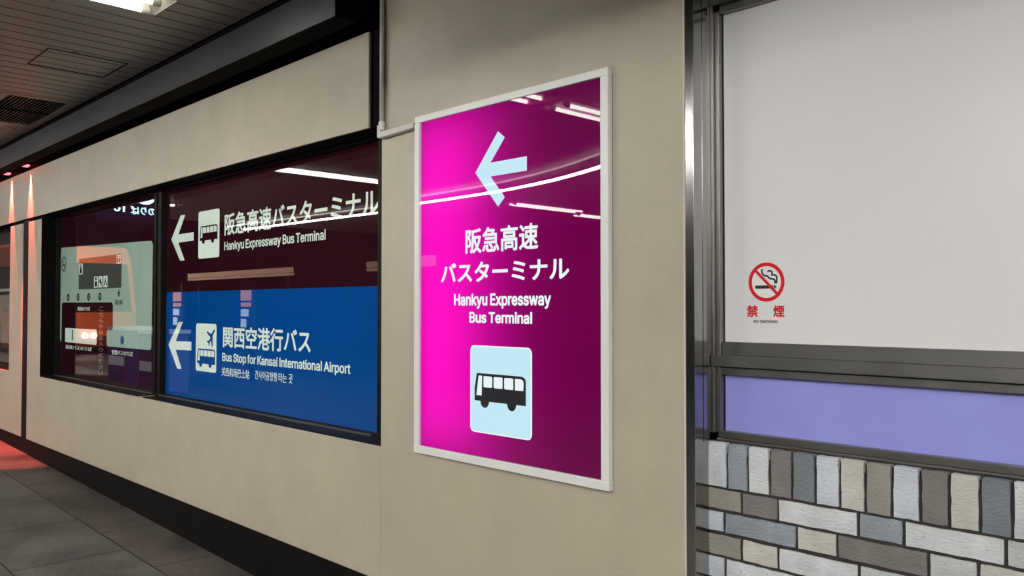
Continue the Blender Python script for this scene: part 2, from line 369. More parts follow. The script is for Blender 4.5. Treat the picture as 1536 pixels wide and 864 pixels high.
def cream_wall():
    m, N, L, b = mat('cream_plaster')
    tc = N.new('ShaderNodeTexCoord')
    def noise(scale, stretch, detail=6, rough=0.6):
        mp = N.new('ShaderNodeMapping'); mp.inputs['Scale'].default_value = stretch
        L.new(tc.outputs['Object'], mp.inputs['Vector'])
        n = N.new('ShaderNodeTexNoise'); n.inputs['Scale'].default_value = scale
        n.inputs['Detail'].default_value = detail; n.inputs['Roughness'].default_value = rough
        L.new(mp.outputs[0], n.inputs['Vector'])
        return n.outputs['Fac']
    big = noise(1.4, (1, 1, 0.9))
    mid = noise(4.5, (1, 1, 0.85), 9, 0.68)
    a = N.new('ShaderNodeMath'); a.operation = 'ADD'
    L.new(big, a.inputs[0]); L.new(mid, a.inputs[1])
    cr = N.new('ShaderNodeValToRGB')
    e = cr.color_ramp.elements
    e[0].position = 0.72 / 2; e[0].color = (0.385, 0.350, 0.268, 1)
    e[1].position = 1.25 / 2; e[1].color = (0.455, 0.415, 0.320, 1)
    h = N.new('ShaderNodeMath'); h.operation = 'MULTIPLY'; h.inputs[1].default_value = 0.5
    L.new(a.outputs[0], h.inputs[0]); L.new(h.outputs[0], cr.inputs[0])
    # scattered small grey marks
    sp = noise(11.0, (1, 1, 0.6), 4, 0.55)
    mr = N.new('ShaderNodeMapRange'); mr.inputs[1].default_value = 0.69; mr.inputs[2].default_value = 0.78
    mr.inputs[3].default_value = 0.0; mr.inputs[4].default_value = 0.22
    L.new(sp, mr.inputs[0])
    mx = N.new('ShaderNodeMix'); mx.data_type = 'RGBA'
    L.new(mr.outputs[0], mx.inputs[0]); L.new(cr.outputs[0], mx.inputs[6]); mx.inputs[7].default_value = (0.2, 0.18, 0.145, 1)
    L.new(mx.outputs[2], b.inputs['Base Color'])
    b.inputs['Roughness'].default_value = 0.42
    b.inputs['Specular IOR Level'].default_value = 0.4
    bu = N.new('ShaderNodeBump'); bu.inputs['Strength'].default_value = 0.12; bu.inputs['Distance'].default_value = 0.01
    L.new(noise(45, (1, 1, 1), 6), bu.inputs['Height']); L.new(bu.outputs[0], b.inputs['Normal'])
    return m

def paving():
    m, N, L, b = mat('granite_paving')
    tc = N.new('ShaderNodeTexCoord')
    mp = N.new('ShaderNodeMapping')
    L.new(tc.outputs['Object'], mp.inputs['Vector'])
    mp.inputs['Location'].default_value = (5.14 + 85.0, 0.94 + 11 * 0.6, 0)
    br = N.new('ShaderNodeTexBrick')
    br.offset = 0.5; br.offset_frequency = 2
    br.inputs['Scale'].default_value = 1.0
    br.inputs['Brick Width'].default_value = 0.85
    br.inputs['Row Height'].default_value = 0.6
    br.inputs['Mortar Size'].default_value = 0.0065
    br.inputs['Mortar Smooth'].default_value = 0.1
    br.inputs['Bias'].default_value = 0.0
    br.inputs['Color1'].default_value = (0.9, 0.9, 0.9, 1)
    br.inputs['Color2'].default_value = (1.1, 1.1, 1.1, 1)
    br.inputs['Mortar'].default_value = (0.12, 0.12, 0.12, 1)
    L.new(mp.outputs[0], br.inputs['Vector'])
    n1 = N.new('ShaderNodeTexNoise'); n1.inputs['Scale'].default_value = 2.5; n1.inputs['Detail'].default_value = 8
    n2 = N.new('ShaderNodeTexNoise'); n2.inputs['Scale'].default_value = 30; n2.inputs['Detail'].default_value = 8; n2.inputs['Roughness'].default_value = 0.8
    L.new(tc.outputs['Object'], n1.inputs['Vector']); L.new(tc.outputs['Object'], n2.inputs['Vector'])
    cr = N.new('ShaderNodeValToRGB')
    e = cr.color_ramp.elements
    e[0].position = 0.38; e[0].color = (0.046, 0.042, 0.037, 1)
    e[1].position = 0.62; e[1].color = (0.150, 0.141, 0.129, 1)
    mm = N.new('ShaderNodeMath'); mm.operation = 'MULTIPLY_ADD'; mm.inputs[1].default_value = 0.45
    ml = N.new('ShaderNodeMath'); ml.operation = 'MULTIPLY'; ml.inputs[1].default_value = 0.55
    L.new(n1.outputs['Fac'], ml.inputs[0]); L.new(n2.outputs['Fac'], mm.inputs[0]); L.new(ml.outputs[0], mm.inputs[2])
    L.new(mm.outputs[0], cr.inputs[0])
    mx = N.new('ShaderNodeMix'); mx.data_type = 'RGBA'; mx.blend_type = 'MULTIPLY'; mx.inputs[0].default_value = 1
    L.new(cr.outputs[0], mx.inputs[6]); L.new(br.outputs['Color'], mx.inputs[7])
    # the border course along the wall is a darker, smoother stone
    sx = N.new('ShaderNodeSeparateXYZ'); L.new(tc.outputs['Object'], sx.inputs[0])
    gt = N.new('ShaderNodeMath'); gt.operation = 'GREATER_THAN'; gt.inputs[1].default_value = -0.34
    L.new(sx.outputs['Y'], gt.inputs[0])
    dk = N.new('ShaderNodeMix'); dk.data_type = 'RGBA'; dk.blend_type = 'MULTIPLY'; dk.inputs[7].default_value = (0.80, 0.74, 0.70, 1)
    L.new(gt.outputs[0], dk.inputs[0]); L.new(mx.outputs[2], dk.inputs[6])
    # asphalt of the bus lane beyond the pavement
    lt = N.new('ShaderNodeMath'); lt.operation = 'LESS_THAN'; lt.inputs[1].default_value = -2.74
    L.new(sx.outputs['Y'], lt.inputs[0])
    rd = N.new('ShaderNodeMix'); rd.data_type = 'RGBA'; rd.inputs[7].default_value = (0.022, 0.022, 0.023, 1)
    L.new(lt.outputs[0], rd.inputs[0]); L.new(dk.outputs[2], rd.inputs[6])
    L.new(rd.outputs[2], b.inputs['Base Color'])
    b.inputs['Roughness'].default_value = 0.55
    bu = N.new('ShaderNodeBump'); bu.inputs['Strength'].default_value = 0.5; bu.inputs['Distance'].default_value = 0.02
    L.new(n2.outputs['Fac'], bu.inputs['Height']); L.new(bu.outputs[0], b.inputs['Normal'])
    return m

def glass(name, f0=0.05):
    m = bpy.data.materials.new(name); m.use_nodes = True
    N, L = m.node_tree.nodes, m.node_tree.links
    N.clear()
    out = N.new('ShaderNodeOutputMaterial')
    g = N.new('ShaderNodeNewGeometry')
    d = N.new('ShaderNodeVectorMath'); d.operation = 'DOT_PRODUCT'
    L.new(g.outputs['Normal'], d.inputs[0]); L.new(g.outputs['Incoming'], d.inputs[1])
    ab = N.new('ShaderNodeMath'); ab.operation = 'ABSOLUTE'; L.new(d.outputs['Value'], ab.inputs[0])
    om = N.new('ShaderNodeMath'); om.operation = 'SUBTRACT'; om.inputs[0].default_value = 1; L.new(ab.outputs[0], om.inputs[1])
    pw = N.new('ShaderNodeMath'); pw.operation = 'POWER'; pw.inputs[1].default_value = 5; L.new(om.outputs[0], pw.inputs[0])
    sc = N.new('ShaderNodeMath'); sc.operation = 'MULTIPLY_ADD'; sc.inputs[1].default_value = 1 - f0; sc.inputs[2].default_value = f0
    L.new(pw.outputs[0], sc.inputs[0])
    tr = N.new('ShaderNodeBsdfTransparent'); tr.inputs[0].default_value = (0.98, 0.985, 0.98, 1)
    gl = N.new('ShaderNodeBsdfGlossy'); gl.inputs['Roughness'].default_value = 0.0
    mx = N.new('ShaderNodeMixShader')
    L.new(sc.outputs[0], mx.inputs[0]); L.new(tr.outputs[0], mx.inputs[1]); L.new(gl.outputs[0], mx.inputs[2])
    L.new(mx.outputs[0], out.inputs[0])
    return m

def translucent(name, col):
    m = bpy.data.materials.new(name); m.use_nodes = True
    N, L = m.node_tree.nodes, m.node_tree.links
    N.clear()
    out = N.new('ShaderNodeOutputMaterial')
    t = N.new('ShaderNodeBsdfTranslucent'); t.inputs[0].default_value = (*col, 1)
    d = N.new('ShaderNodeBsdfDiffuse'); d.inputs[0].default_value = (0.10, 0.006, 0.05, 1)
    mx = N.new('ShaderNodeMixShader'); mx.inputs[0].default_value = 0.12
    L.new(t.outputs[0], mx.inputs[1]); L.new(d.outputs[0], mx.inputs[2]); L.new(mx.outputs[0], out.inputs[0])
    return m

def emitter(name, col, s):
    m = bpy.data.materials.new(name); m.use_nodes = True
    N, L = m.node_tree.nodes, m.node_tree.links
    N.clear()
    out = N.new('ShaderNodeOutputMaterial')
    e = N.new('ShaderNodeEmission'); e.inputs[0].default_value = (*col, 1); e.inputs[1].default_value = s
    L.new(e.outputs[0], out.inputs[0])
    return m

def brick_mat(name, col):
    m, N, L, b = mat(name)
    tc = N.new('ShaderNodeTexCoord')
    n1 = N.new('ShaderNodeTexNoise'); n1.inputs['Scale'].default_value = 14; n1.inputs['Detail'].default_value = 8
    mp = N.new('ShaderNodeMapping'); mp.inputs['Scale'].default_value = (1, 1, 2.6)
    L.new(tc.outputs['Object'], mp.inputs['Vector'])
    n2 = N.new('ShaderNodeTexNoise'); n2.inputs['Scale'].default_value = 70; n2.inputs['Detail'].default_value = 7; n2.inputs['Roughness'].default_value = 0.65
    L.new(tc.outputs['Object'], n1.inputs['Vector']); L.new(mp.outputs[0], n2.inputs['Vector'])
    r = N.new('ShaderNodeMapRange'); r.inputs[1].default_value = 0.3; r.inputs[2].default_value = 0.7
    r.inputs[3].default_value = 0.86; r.inputs[4].default_value = 1.1
    L.new(n1.outputs['Fac'], r.inputs[0])
    x = N.new('ShaderNodeVectorMath'); x.operation = 'SCALE'; x.inputs[0].default_value = col
    L.new(r.outputs[0], x.inputs['Scale'])
    # dark pits
    pt = N.new('ShaderNodeTexNoise'); pt.inputs['Scale'].default_value = 110; pt.inputs['Detail'].default_value = 1
    L.new(tc.outputs['Object'], pt.inputs['Vector'])
    pr = N.new('ShaderNodeMapRange'); pr.inputs[1].default_value = 0.73; pr.inputs[2].default_value = 0.78
    pr.inputs[3].default_value = 0; pr.inputs[4].default_value = 0.6
    L.new(pt.outputs['Fac'], pr.inputs[0])
    mx = N.new('ShaderNodeMix'); mx.data_type = 'RGBA'
    L.new(pr.outputs[0], mx.inputs[0]); L.new(x.outputs[0], mx.inputs[6]); mx.inputs[7].default_value = (0.12, 0.11, 0.1, 1)
    L.new(mx.outputs[2], b.inputs['Base Color'])
    b.inputs['Roughness'].default_value = 0.6
    bu = N.new('ShaderNodeBump'); bu.inputs['Strength'].default_value = 0.9; bu.inputs['Distance'].default_value = 0.009
    L.new(n2.outputs['Fac'], bu.inputs['Height']); L.new(bu.outputs[0], b.inputs['Normal'])
    return m

def purple_panel_mat():
    m, N, L, b = mat('purple_paint')
    tc = N.new('ShaderNodeTexCoord')
    n = N.new('ShaderNodeTexNoise'); n.inputs['Scale'].default_value = 3; n.inputs['Detail'].default_value = 5
    L.new(tc.outputs['Object'], n.inputs['Vector'])
    cr = N.new('ShaderNodeValToRGB'); e = cr.color_ramp.elements
    e[0].position = 0.3; e[0].color = (0.27, 0.275, 0.70, 1); e[1].position = 0.7; e[1].color = (0.30, 0.32, 0.76, 1)
    L.new(n.outputs['Fac'], cr.inputs[0])
    mp = N.new('ShaderNodeMapping'); mp.inputs['Scale'].default_value = (0.35, 1, 1.4)
    L.new(tc.outputs['Object'], mp.inputs['Vector'])
    s = N.new('ShaderNodeTexNoise'); s.inputs['Scale'].default_value = 75; s.inputs['Detail'].default_value = 2
    L.new(mp.outputs[0], s.inputs['Vector'])
    r = N.new('ShaderNodeMapRange'); r.inputs[1].default_value = 0.74; r.inputs[2].default_value = 0.78; r.inputs[3].default_value = 0; r.inputs[4].default_value = 0.45
    L.new(s.outputs['Fac'], r.inputs[0])
    mx = N.new('ShaderNodeMix'); mx.data_type = 'RGBA'
    L.new(r.outputs[0], mx.inputs[0]); L.new(cr.outputs[0], mx.inputs[6]); mx.inputs[7].default_value = (0.14, 0.13, 0.27, 1)
    L.new(mx.outputs[2], b.inputs['Base Color'])
    b.inputs['Roughness'].default_value = 0.45
    return m

def brushed(name, col, rough):
    m, N, L, b = mat(name)
    b.inputs['Metallic'].default_value = 1
    tc = N.new('ShaderNodeTexCoord')
    n = N.new('ShaderNodeTexNoise'); n.inputs['Scale'].default_value = 4; n.inputs['Detail'].default_value = 3
    L.new(tc.outputs['Object'], n.inputs['Vector'])
    r = N.new('ShaderNodeMapRange'); r.inputs[1].default_value = 0.3; r.inputs[2].default_value = 0.7
    r.inputs[3].default_value = rough * 0.92; r.inputs[4].default_value = rough * 1.1
    L.new(n.outputs['Fac'], r.inputs[0]); L.new(r.outputs[0], b.inputs['Roughness'])
    b.inputs['Base Color'].default_value = (*col, 1)
    return m

CREAM = cream_wall()
PAVE = paving()
BLACK = plain('black_kick_plate', (0.004, 0.004, 0.0038), 0.55, spec=0.08, var=0.15)
DARKMETAL = plain('dark_bronze_metal', (0.0055, 0.0048, 0.0043), 0.5, spec=0.1)
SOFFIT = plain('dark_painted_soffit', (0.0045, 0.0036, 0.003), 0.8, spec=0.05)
BEAM = plain('grey_beam_steel', (0.022, 0.0225, 0.0235), 0.42, metal=0.2, var=0.12, vscale=2)
SLAT = plain('brown_grey_ceiling_board', (0.27, 0.242, 0.21), 0.30, var=0.05, vscale=3)
SLATPALE = plain('pale_ceiling_board', (0.74, 0.72, 0.69), 0.35)  # unseen outer boards made pale to brighten the pink sign's reflection
SLATBACK = plain('black_ceiling_void', (0.004, 0.0035, 0.003), 0.9, spec=0.0)
STEEL = brushed('polished_steel', (0.36, 0.356, 0.356), 0.15)
FRAMESTEEL = brushed('dull_steel', (0.24, 0.235, 0.225), 0.36)
WHITEPANEL = plain('white_panel', (0.77, 0.768, 0.76), 0.30, spec=0.5)
PURPLE = purple_panel_mat()
WHITEMETAL = plain('white_enamel', (0.72, 0.72, 0.70), 0.35)
CONDUIT = plain('grey_white_plastic', (0.52, 0.51, 0.48), 0.35)
CASEWHITE = plain('white_case_lining', (0.55, 0.53, 0.55), 0.6)
MAGENTA = translucent('magenta_acrylic', (0.80, 0.060, 0.60))
LITBLUE = emitter('lit_pale_blue', (0.60, 0.87, 0.98), 1.02)
LITWHITE = emitter('lit_white_lettering', (0.86, 0.95, 1.0), 1.05)
SIGNBLACK = plain('black_sign_print', (0.012, 0.014, 0.022), 0.4)
PANE = glass('window_glass', 0.03)
COVER = glass('sign_cover_glass', 0.028)
MAROON = plain('maroon_print', (0.030, 0.0055, 0.0105), 0.5, spec=0.0)
BLUE = plain('blue_print', (0.001, 0.062, 0.27), 0.5, spec=0.0, emit=0.17)
PALE = plain('pale_print', (0.61, 0.70, 0.62), 0.5, spec=0.0, emit=0.36)
MINT = plain('mint_print', (0.33, 0.45, 0.38), 0.5, spec=0.0, emit=0.22)
MAPGREY = plain('grey_map_print', (0.085, 0.092, 0.082), 0.5, spec=0.0)
MAPBLACK = plain('dark_map_print', (0.012, 0.010, 0.010), 0.5, spec=0.0)
OVALBLUE = plain('blue_oval_print', (0.01, 0.09, 0.33), 0.5)
TUBE = emitter('fluorescent_tube', (1.0, 0.975, 0.94), TUBE_STRENGTH)
DIMTUBE = emitter('fluorescent_tube_dimmed', (1.0, 0.975, 0.94), DIM_TUBE_STRENGTH)
STRIP = emitter('canopy_light', (1.0, 0.98, 0.95), STRIP_STRENGTH)
STRIPMIRROR = emitter('canopy_light_reflection', (1.0, 0.95, 0.92), 5.0)
TRAY = plain('white_reflector', (0.62, 0.60, 0.52), 0.3)
SOCKET = plain('lamp_socket', (0.55, 0.53, 0.45), 0.5)
REDLENS = emitter('red_lamp_lens', (1.0, 0.05, 0.08), 9.0)
YELLOWLENS = emitter('warm_lamp_lens', (1.0, 0.72, 0.35), 9.0)
STICKER = plain('clear_white_sticker', (0.775, 0.773, 0.765), 0.28)
SIGNRED = plain('red_print', (0.62, 0.010, 0.017), 0.45, spec=0.2)
MORTAR = plain('dark_mortar', (0.026, 0.023, 0.021), 0.85, bump=0.4, bscale=150, var=0.2, vscale=30)
CAULK = plain('pale_sealant', (0.62, 0.56, 0.47), 0.4)
BR = {
    'W': brick_mat('brick_white', (0.76, 0.79, 0.81)),
    'B': brick_mat('brick_bluish_white', (0.70, 0.745, 0.82)),
    'C': brick_mat('brick_cream', (0.67, 0.655, 0.60)),
    'K': brick_mat('brick_khaki', (0.34, 0.33, 0.29)),
    'T': brick_mat('brick_taupe', (0.225, 0.21, 0.20)),
    'S': brick_mat('brick_slate', (0.33, 0.37, 0.415)),
    'D': brick_mat('brick_dark_slate', (0.22, 0.25, 0.275)),
    'G': brick_mat('brick_pale_grey', (0.64, 0.67, 0.665)),
}
BRKEYS = list(BR)

# ------------------------------------------------------------------ the setting
def floor_z(x):
    return -0.0525 - 0.0245 * x

FX0, FX1, FY0 = -34.0, 4.0, -10.0
mb = MB()
mb.add([(FX0, FY0, floor_z(FX0)), (FX1, FY0, floor_z(FX1)), (FX1, 0.3, floor_z(FX1)), (FX0, 0.3, floor_z(FX0)),
        (FX0, FY0, floor_z(FX0) - 0.2), (FX1, FY0, floor_z(FX1) - 0.2), (FX1, 0.3, floor_z(FX1) - 0.2), (FX0, 0.3, floor_z(FX0) - 0.2)],
       [(0, 1, 2, 3), (7, 6, 5, 4), (0, 4, 5, 1), (1, 5, 6, 2), (2, 6, 7, 3), (3, 7, 4, 0)])
fl = struct(mb.build('floor', PAVE))
# keep texture coordinates in place metres
_off = WL['floor'].copy()
for v in fl.data.vertices:
    v.co += _off
fl.location = (0, 0, 0)

# upper cream panel above the windows
struct(MB().box(-14.0, -3.163, 0.0, 0.012, 2.31, 2.75).build('wall_upper', CREAM, bevel=0.002))
# lower cream panel with the narrow pier at its left end
mb = MB().prism([(-8.58, 0.296), (-3.062, 0.296), (-3.062, 0.884), (-8.19, 0.884), (-8.19, 2.277), (-8.58, 2.277)], 0.0, 0.12)
struct(mb.build('wall_lower', CREAM, bevel=0.003))
mb = MB().prism([(-14.0, 0.296), (-8.78, 0.296), (-8.78, 2.277), (-9.2, 2.277), (-9.2, 0.884), (-14.0, 0.884)], 0.0, 0.12)
struct(mb.build('wall_far', CREAM, bevel=0.003))
# wall that carries the pink sign, with the recess for the sign's case
mb = MB()
mb.box(-3.058, -2.770, 0, 0.16, 0.296, 3.3)
mb.box(-1.752, -1.4745, 0, 0.16, 0.296, 3.3)
mb.box(-2.770, -1.752, 0, 0.16, 0.296, 0.920)
mb.box(-2.770, -1.752, 0, 0.16, 2.275, 3.3)
struct(mb.build('wall_middle', CREAM))
# dark backing behind windows, joints and the slot over the panel
mb = MB().box(-14.0, -3.0, 0.172, 0.22, 0.0, 3.4)
struct(mb.build('wall_backing', SOFFIT))
mb = MB().box(-8.779, -8.581, 0.010, 0.06, 0.2945, 2.30)
struct(mb.build('trim_1', DARKMETAL))
# dark painted band in the slot over the cream panel and dark reveal beside the sign wall
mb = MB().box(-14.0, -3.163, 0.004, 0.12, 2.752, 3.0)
mb.box(-14.0, -3.06, 0.0135, 0.171, 2.3105, 2.7515)
mb.box(-3.158, -3.06, 0.10, 0.165, 2.752, 3.4)
mb.box(-3.158, -3.148, 0.006, 0.10, 2.31, 3.0)
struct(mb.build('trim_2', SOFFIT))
mb = MB().box(-9.2, -8.19, 0.03, 0.10, 2.2775, 2.309)
struct(mb.build('trim_3', SOFFIT))

# kick plate, following the sloping pavement
def kick(name, x0, x1):
    mb = MB().prism([(x0, floor_z(x0)), (x1, floor_z(x1)), (x1, 0.294), (x0, 0.294)], 0.006, 0.12)
    struct(mb.build(name, BLACK))
kick('baseboard_left', -14.0, -3.631)
kick('baseboard_middle', -3.629, -1.4745)

# beam along the head of the wall
mb = MB().box(-14.0, -3.13, -0.2, -0.196, 2.765, 2.93)
struct(mb.build('trim_4', BEAM))
mb = MB()
mb.box(-14.0, -3.131, -0.196, -0.085, 2.763, 2.958)
mb.box(-14.0, -3.131, -0.085, 0.004, 2.83, 2.958)
mb.box(-14.0, -3.131, -0.190, -0.175, 2.7595, 2.763)
struct(mb.build('trim_5', SOFFIT))

# ------------------------------------------------------------------ windows
def window(name, x0, x1, z0, z1, right_jamb=0.0, left_jamb=0.03):
    f = MB()
    f.box(x0, x1, 0.115, 0.172, z0, z0 + 0.014)
    f.box(x0, x1, 0.115, 0.172, z1 - 0.012, z1)
    f.box(x0, x0 + left_jamb, 0.115, 0.172, z0 + 0.014, z1 - 0.012)
    f.box(x1 - right_jamb, x1, 0.115 if right_jamb < 0.1 else 0.144, 0.172, z0 + 0.014, z1 - 0.012)
    # sill nosing with its bright bead
    f.box(x0, x1, 0.004, 0.115, z0 - 0.004, z0 + 0.004)
    o = struct(f.build(name, DARKMETAL, bevel=0.0015))
    b = MB().box(x0 + left_jamb, x1 - right_jamb, 0.108, 0.1145, z0 + 0.0045, z0 + 0.013)
    b.build('sill_bead', FRAMESTEEL, o)
    g = MB().box(x0 + left_jamb, x1 - right_jamb, 0.146, 0.150, z0 + 0.014, z1 - 0.012)
    g.build('glass', PANE, o)
    return o
WZ0, WZ1 = 0.887, 2.309
window('window_1', -5.82, -3.062, WZ0, WZ1, right_jamb=0.232, left_jamb=0.004)
window('window_2', -8.19, -5.94, WZ0, WZ1, right_jamb=0.004, left_jamb=0.02)
window('window_3', -13.9, -9.2, WZ0, WZ1, right_jamb=0.03)
# mullion between the two display windows
mb = MB().box(-5.94, -5.82, 0.118, 0.172, WZ0 + 0.001, WZ1 - 0.001).box(-5.905, -5.885, 0.108, 0.118, WZ0 + 0.015, WZ1 - 0.013)
struct(mb.build('trim_6', DARKMETAL, bevel=0.003))
# black side reveal of the map window
mb = MB().box(-8.188, -8.184, 0.004, 0.114, WZ0 + 0.005, WZ1 - 0.03)
struct(mb.build('trim_7', SOFFIT))

# ------------------------------------------------------------------ right wall: steel posts, rails, panels, bricks
mb = MB().box(-1.4742, -1.4685, -0.001, 0.03, -0.1, 3.3)
struct(mb.build('trim_8', CAULK))
mb = MB().box(-1.466, -1.434, -0.004, 0.16, -0.1, 3.3)
struct(mb.build('trim_9', STEEL, bevel=0.0025))
mb = MB().box(-1.4338, -1.4325, 0.042, 0.0845, 1.087, 3.3)
struct(mb.build('trim_10', STEEL))
# inner upright frame
mb = MB().box(-1.4335, -1.4225, 0.086, 0.16, 1.112, 3.3).box(-1.4225, -1.408, 0.098, 0.16, 1.112, 2.42)
struct(mb.build('trim_11', FRAMESTEEL, bevel=0.0015))
RX1 = 1.7
# head rail
mb = MB().box(-1.432, RX1, 0.080, 0.16, 2.436, 2.56)
mb.box(-1.408, RX1, 0.100, 0.16, 2.412, 2.436)
struct(mb.build('trim_12', FRAMESTEEL, bevel=0.002))
# rail between the white and the purple panel
mb = MB().prism([(0, 0)] * 0 or rect(-1.408, RX1, 1.351, 1.392), 0.108, 0.16)
mb.box(-1.4315, RX1, 0.079, 0.16, 1.317, 1.351)
mb.box(-1.408, RX1, 0.098, 0.16, 1.291, 1.3135)
struct(mb.build('trim_13', FRAMESTEEL, bevel=0.0015))
# rail below the purple panel
mb = MB().box(-1.418, RX1, 0.098, 0.16, 1.096, 1.1185).box(-1.42, RX1, 0.092, 0.16, 1.089, 1.096)
struct(mb.build('trim_14', FRAMESTEEL, bevel=0.0015))

wp = MB().box(-1.4045, RX1, 0.12, 0.16, 1.392, 2.412).build('wall_panel', WHITEPANEL)
tag(wp, 'large plain white wall panel in steel frame, with a no smoking sticker', 'panel')
pp = MB().box(-1.4045, RX1, 0.12, 0.16, 1.1185, 1.291).build('wall_panel', PURPLE)
tag(pp, 'long lavender purple wall panel between the steel rail and the bricks', 'panel')

# brick wall
bm_ = MB()
def brick(x0, x1, z0, z1, key):
    d = 0.0012
    j = lambda: random.uniform(-d, d)
    y0 = 0.066 + random.uniform(-0.0015, 0.0015)
    nx = max(2, int((x1 - x0) / 0.02)); nz = max(2, int((z1 - z0) / 0.02))
    # front face as a slightly uneven grid, rounded towards its edges
    vs, fs = [], []
    for k in range(nz + 1):
        for i in range(nx + 1):
            ex = min(i, nx - i); ez = min(k, nz - k)
            yy = y0 + random.uniform(-0.0005, 0.0005)
            if ex == 0 or ez == 0: yy += 0.0025
            vs.append((x0 + (x1 - x0) * i / nx + (j() if ex == 0 else 0), yy, z0 + (z1 - z0) * k / nz + (j() if ez == 0 else 0)))
    W = nx + 1
    for k in range(nz):
        for i in range(nx):
            fs.append((k * W + i, k * W + i + 1, (k + 1) * W + i + 1, (k + 1) * W + i))
    # sides to the back
    rim = [i for i in range(W)] + [k * W + nx for k in range(1, nz + 1)] + [nz * W + i for i in range(nx - 1, -1, -1)] + [k * W for k in range(nz - 1, 0, -1)]
    n0 = len(vs)
    for r in rim:
        vs.append((vs[r][0], 0.118 if z1 < 1.0 else 0.092, vs[r][2]))
    for a in range(len(rim)):
        b = (a + 1) % len(rim)
        fs.append((rim[b], rim[a], n0 + a, n0 + b))
    fs.append(tuple(n0 + a for a in range(len(rim) - 1, -1, -1)))
    bm_.add(vs, fs, BRKEYS.index(key))
S = 0.0
soldiers = 'WSWTDBCKBTCDW'
x = -1.434
i = 0
while x < RX1:
    key = soldiers[i] if i < len(soldiers) else random.choice('WSBTCKDG')
    brick(x, x + 0.0605, 0.954, 1.0855, key)
    x += 0.0696; i += 1
rows = [
    (0.886, 0.945, [(-1.434, -1.326, 'K'), (-1.316, -1.207, 'T'), (-1.200, -0.976, 'W'), (-0.967, -0.859, 'S'), (-0.847, -0.624, 'W'), (-0.614, -0.390, 'G')]),
    (0.818, 0.876, [(-1.434, -1.385, 'B'), (-1.375, -1.152, 'S'), (-1.143, -1.035, 'C'), (-1.025, -0.799, 'T'), (-0.790, -0.684, 'G'), (-0.674, -0.450, 'C')]),
    (0.747, 0.806, [(-1.434, -1.327, 'K'), (-1.317, -1.209, 'C'), (-1.200, -0.977, 'W'), (-0.966, -0.742, 'G'), (-0.732, -0.625, 'S')]),
    (0.678, 0.737, [(-1.434, -1.382, 'B'), (-1.373, -1.150, 'W'), (-1.141, -1.033, 'S'), (-1.023, -0.797, 'K')]),
]
z = 0.609
while z > -0.09:
    rows.append((z, z + 0.059, []))
    z -= 0.069
for r, (z0, z1, lst) in enumerate(rows):
    x = -1.434
    for a, b, k in lst:
        brick(a, b, z0, z1, k); x = b + 0.0095
    while x < RX1:
        w = random.choice((0.108, 0.224, 0.224)) if x > -1.43 else (0.108 if r % 2 == 0 else 0.05)
        brick(x, x + w, z0, z1, random.choice(BRKEYS)); x += w + 0.0095
bw = struct(bm_.build('wall_right', [BR[k] for k in BRKEYS]))
mo = MB().box(-1.4335, RX1, 0.0745, 0.16, -0.1, 1.055)
mo.box(-1.4335, RX1, 0.0815, 0.16, 1.055, 1.078)
mo.box(-1.4335, RX1, 0.0915, 0.16, 1.078, 1.088)
mo.build('mortar', MORTAR, bw)
# wall above the head rail
struct(MB().box(-1.4335, RX1, 0.09, 0.16, 2.562, 3.3).build('wall_top', CREAM))

# ------------------------------------------------------------------ ceiling boards with openings
CZ = 2.96
LIGHTS = [(-4.086, -0.55), (-4.086, -2.25), (-8.02, -1.72), (3.0, -2.9), (-0.15, -2.25), (3.0, -1.2), (-8.45, -6.0), (-8.75, -7.7), (-12.0, -0.9), (3.0, -4.5), (-0.15, -4.2),
          (-1.6, -4.2), (1.4, -4.2), (-2.6, -6.4), (-1.0, -6.4), (0.8, -6.4), (2.6, -6.4)]  # rows right of and behind the camera added to brighten the right wall
LW, LL = 0.28, 1.60
holes = [(x - LW / 2, x + LW / 2, y - LL, y) for x, y in LIGHTS]
GR = (-7.56, -6.47, -0.70, -0.225)
HA = (-5.617, -5.19, -0.772, -0.332)
holes += [GR, HA]
def cut(rects, h):
    out = []
    for (a, b, c, d) in rects:
        if h[1] <= a or h[0] >= b or h[3] <= c or h[2] >= d:
            out.append((a, b, c, d)); continue
        x0, x1 = max(a, h[0]), min(b, h[1])
        if a < x0: out.append((a, x0, c, d))
        if x1 < b: out.append((x1, b, c, d))
        if c < h[2]: out.append((x0, x1, c, h[2]))
        if h[3] < d: out.append((x0, x1, h[3], d))
    return out
PITCH, GAP = 0.1275, 0.013
cm = MB()
x = -4.373 - 75 * PITCH
boards = []
while x < 4.0:
    boards.append((x + GAP / 2, x + PITCH - GAP / 2))
    x += PITCH
for a, b in boards:
    rs = [(a, b, -9.0, -2.203), (a, b, -2.2, -0.207 if a <= -3.13 else 0.0)]
    for h in holes:
        rs = cut(rs, h)
    for (p, q, c, d) in rs:
        cm.box(p, q, c, d, CZ, CZ + 0.018, 1 if d < -2.201 else 0)
ce = struct(cm.build('ceiling', [SLAT, SLATPALE]))
MB().box(-14.0, 4.1, -9.0, 0.16, 3.10, 3.14).build('ceiling_void', SLATBACK, ce)
# opaque strips just over the boards hide the void except at openings
rs = [(-14.0, 4.1, -9.0, 0.0)]
for h in holes:
    rs = cut(rs, h)
bk = MB()
for (p, q, c, d) in rs:
    bk.box(p, q, c, d, CZ + 0.020, CZ + 0.030)
bk.build('board_backing', SLATBACK, ce)

# unseen downstand beam, added to shade the top of the right-hand walls
struct(MB().box(-2.4, 3.9, -1.06, -0.90, 2.56, 2.958).build('added_shade_beam', BEAM, bevel=0.004))

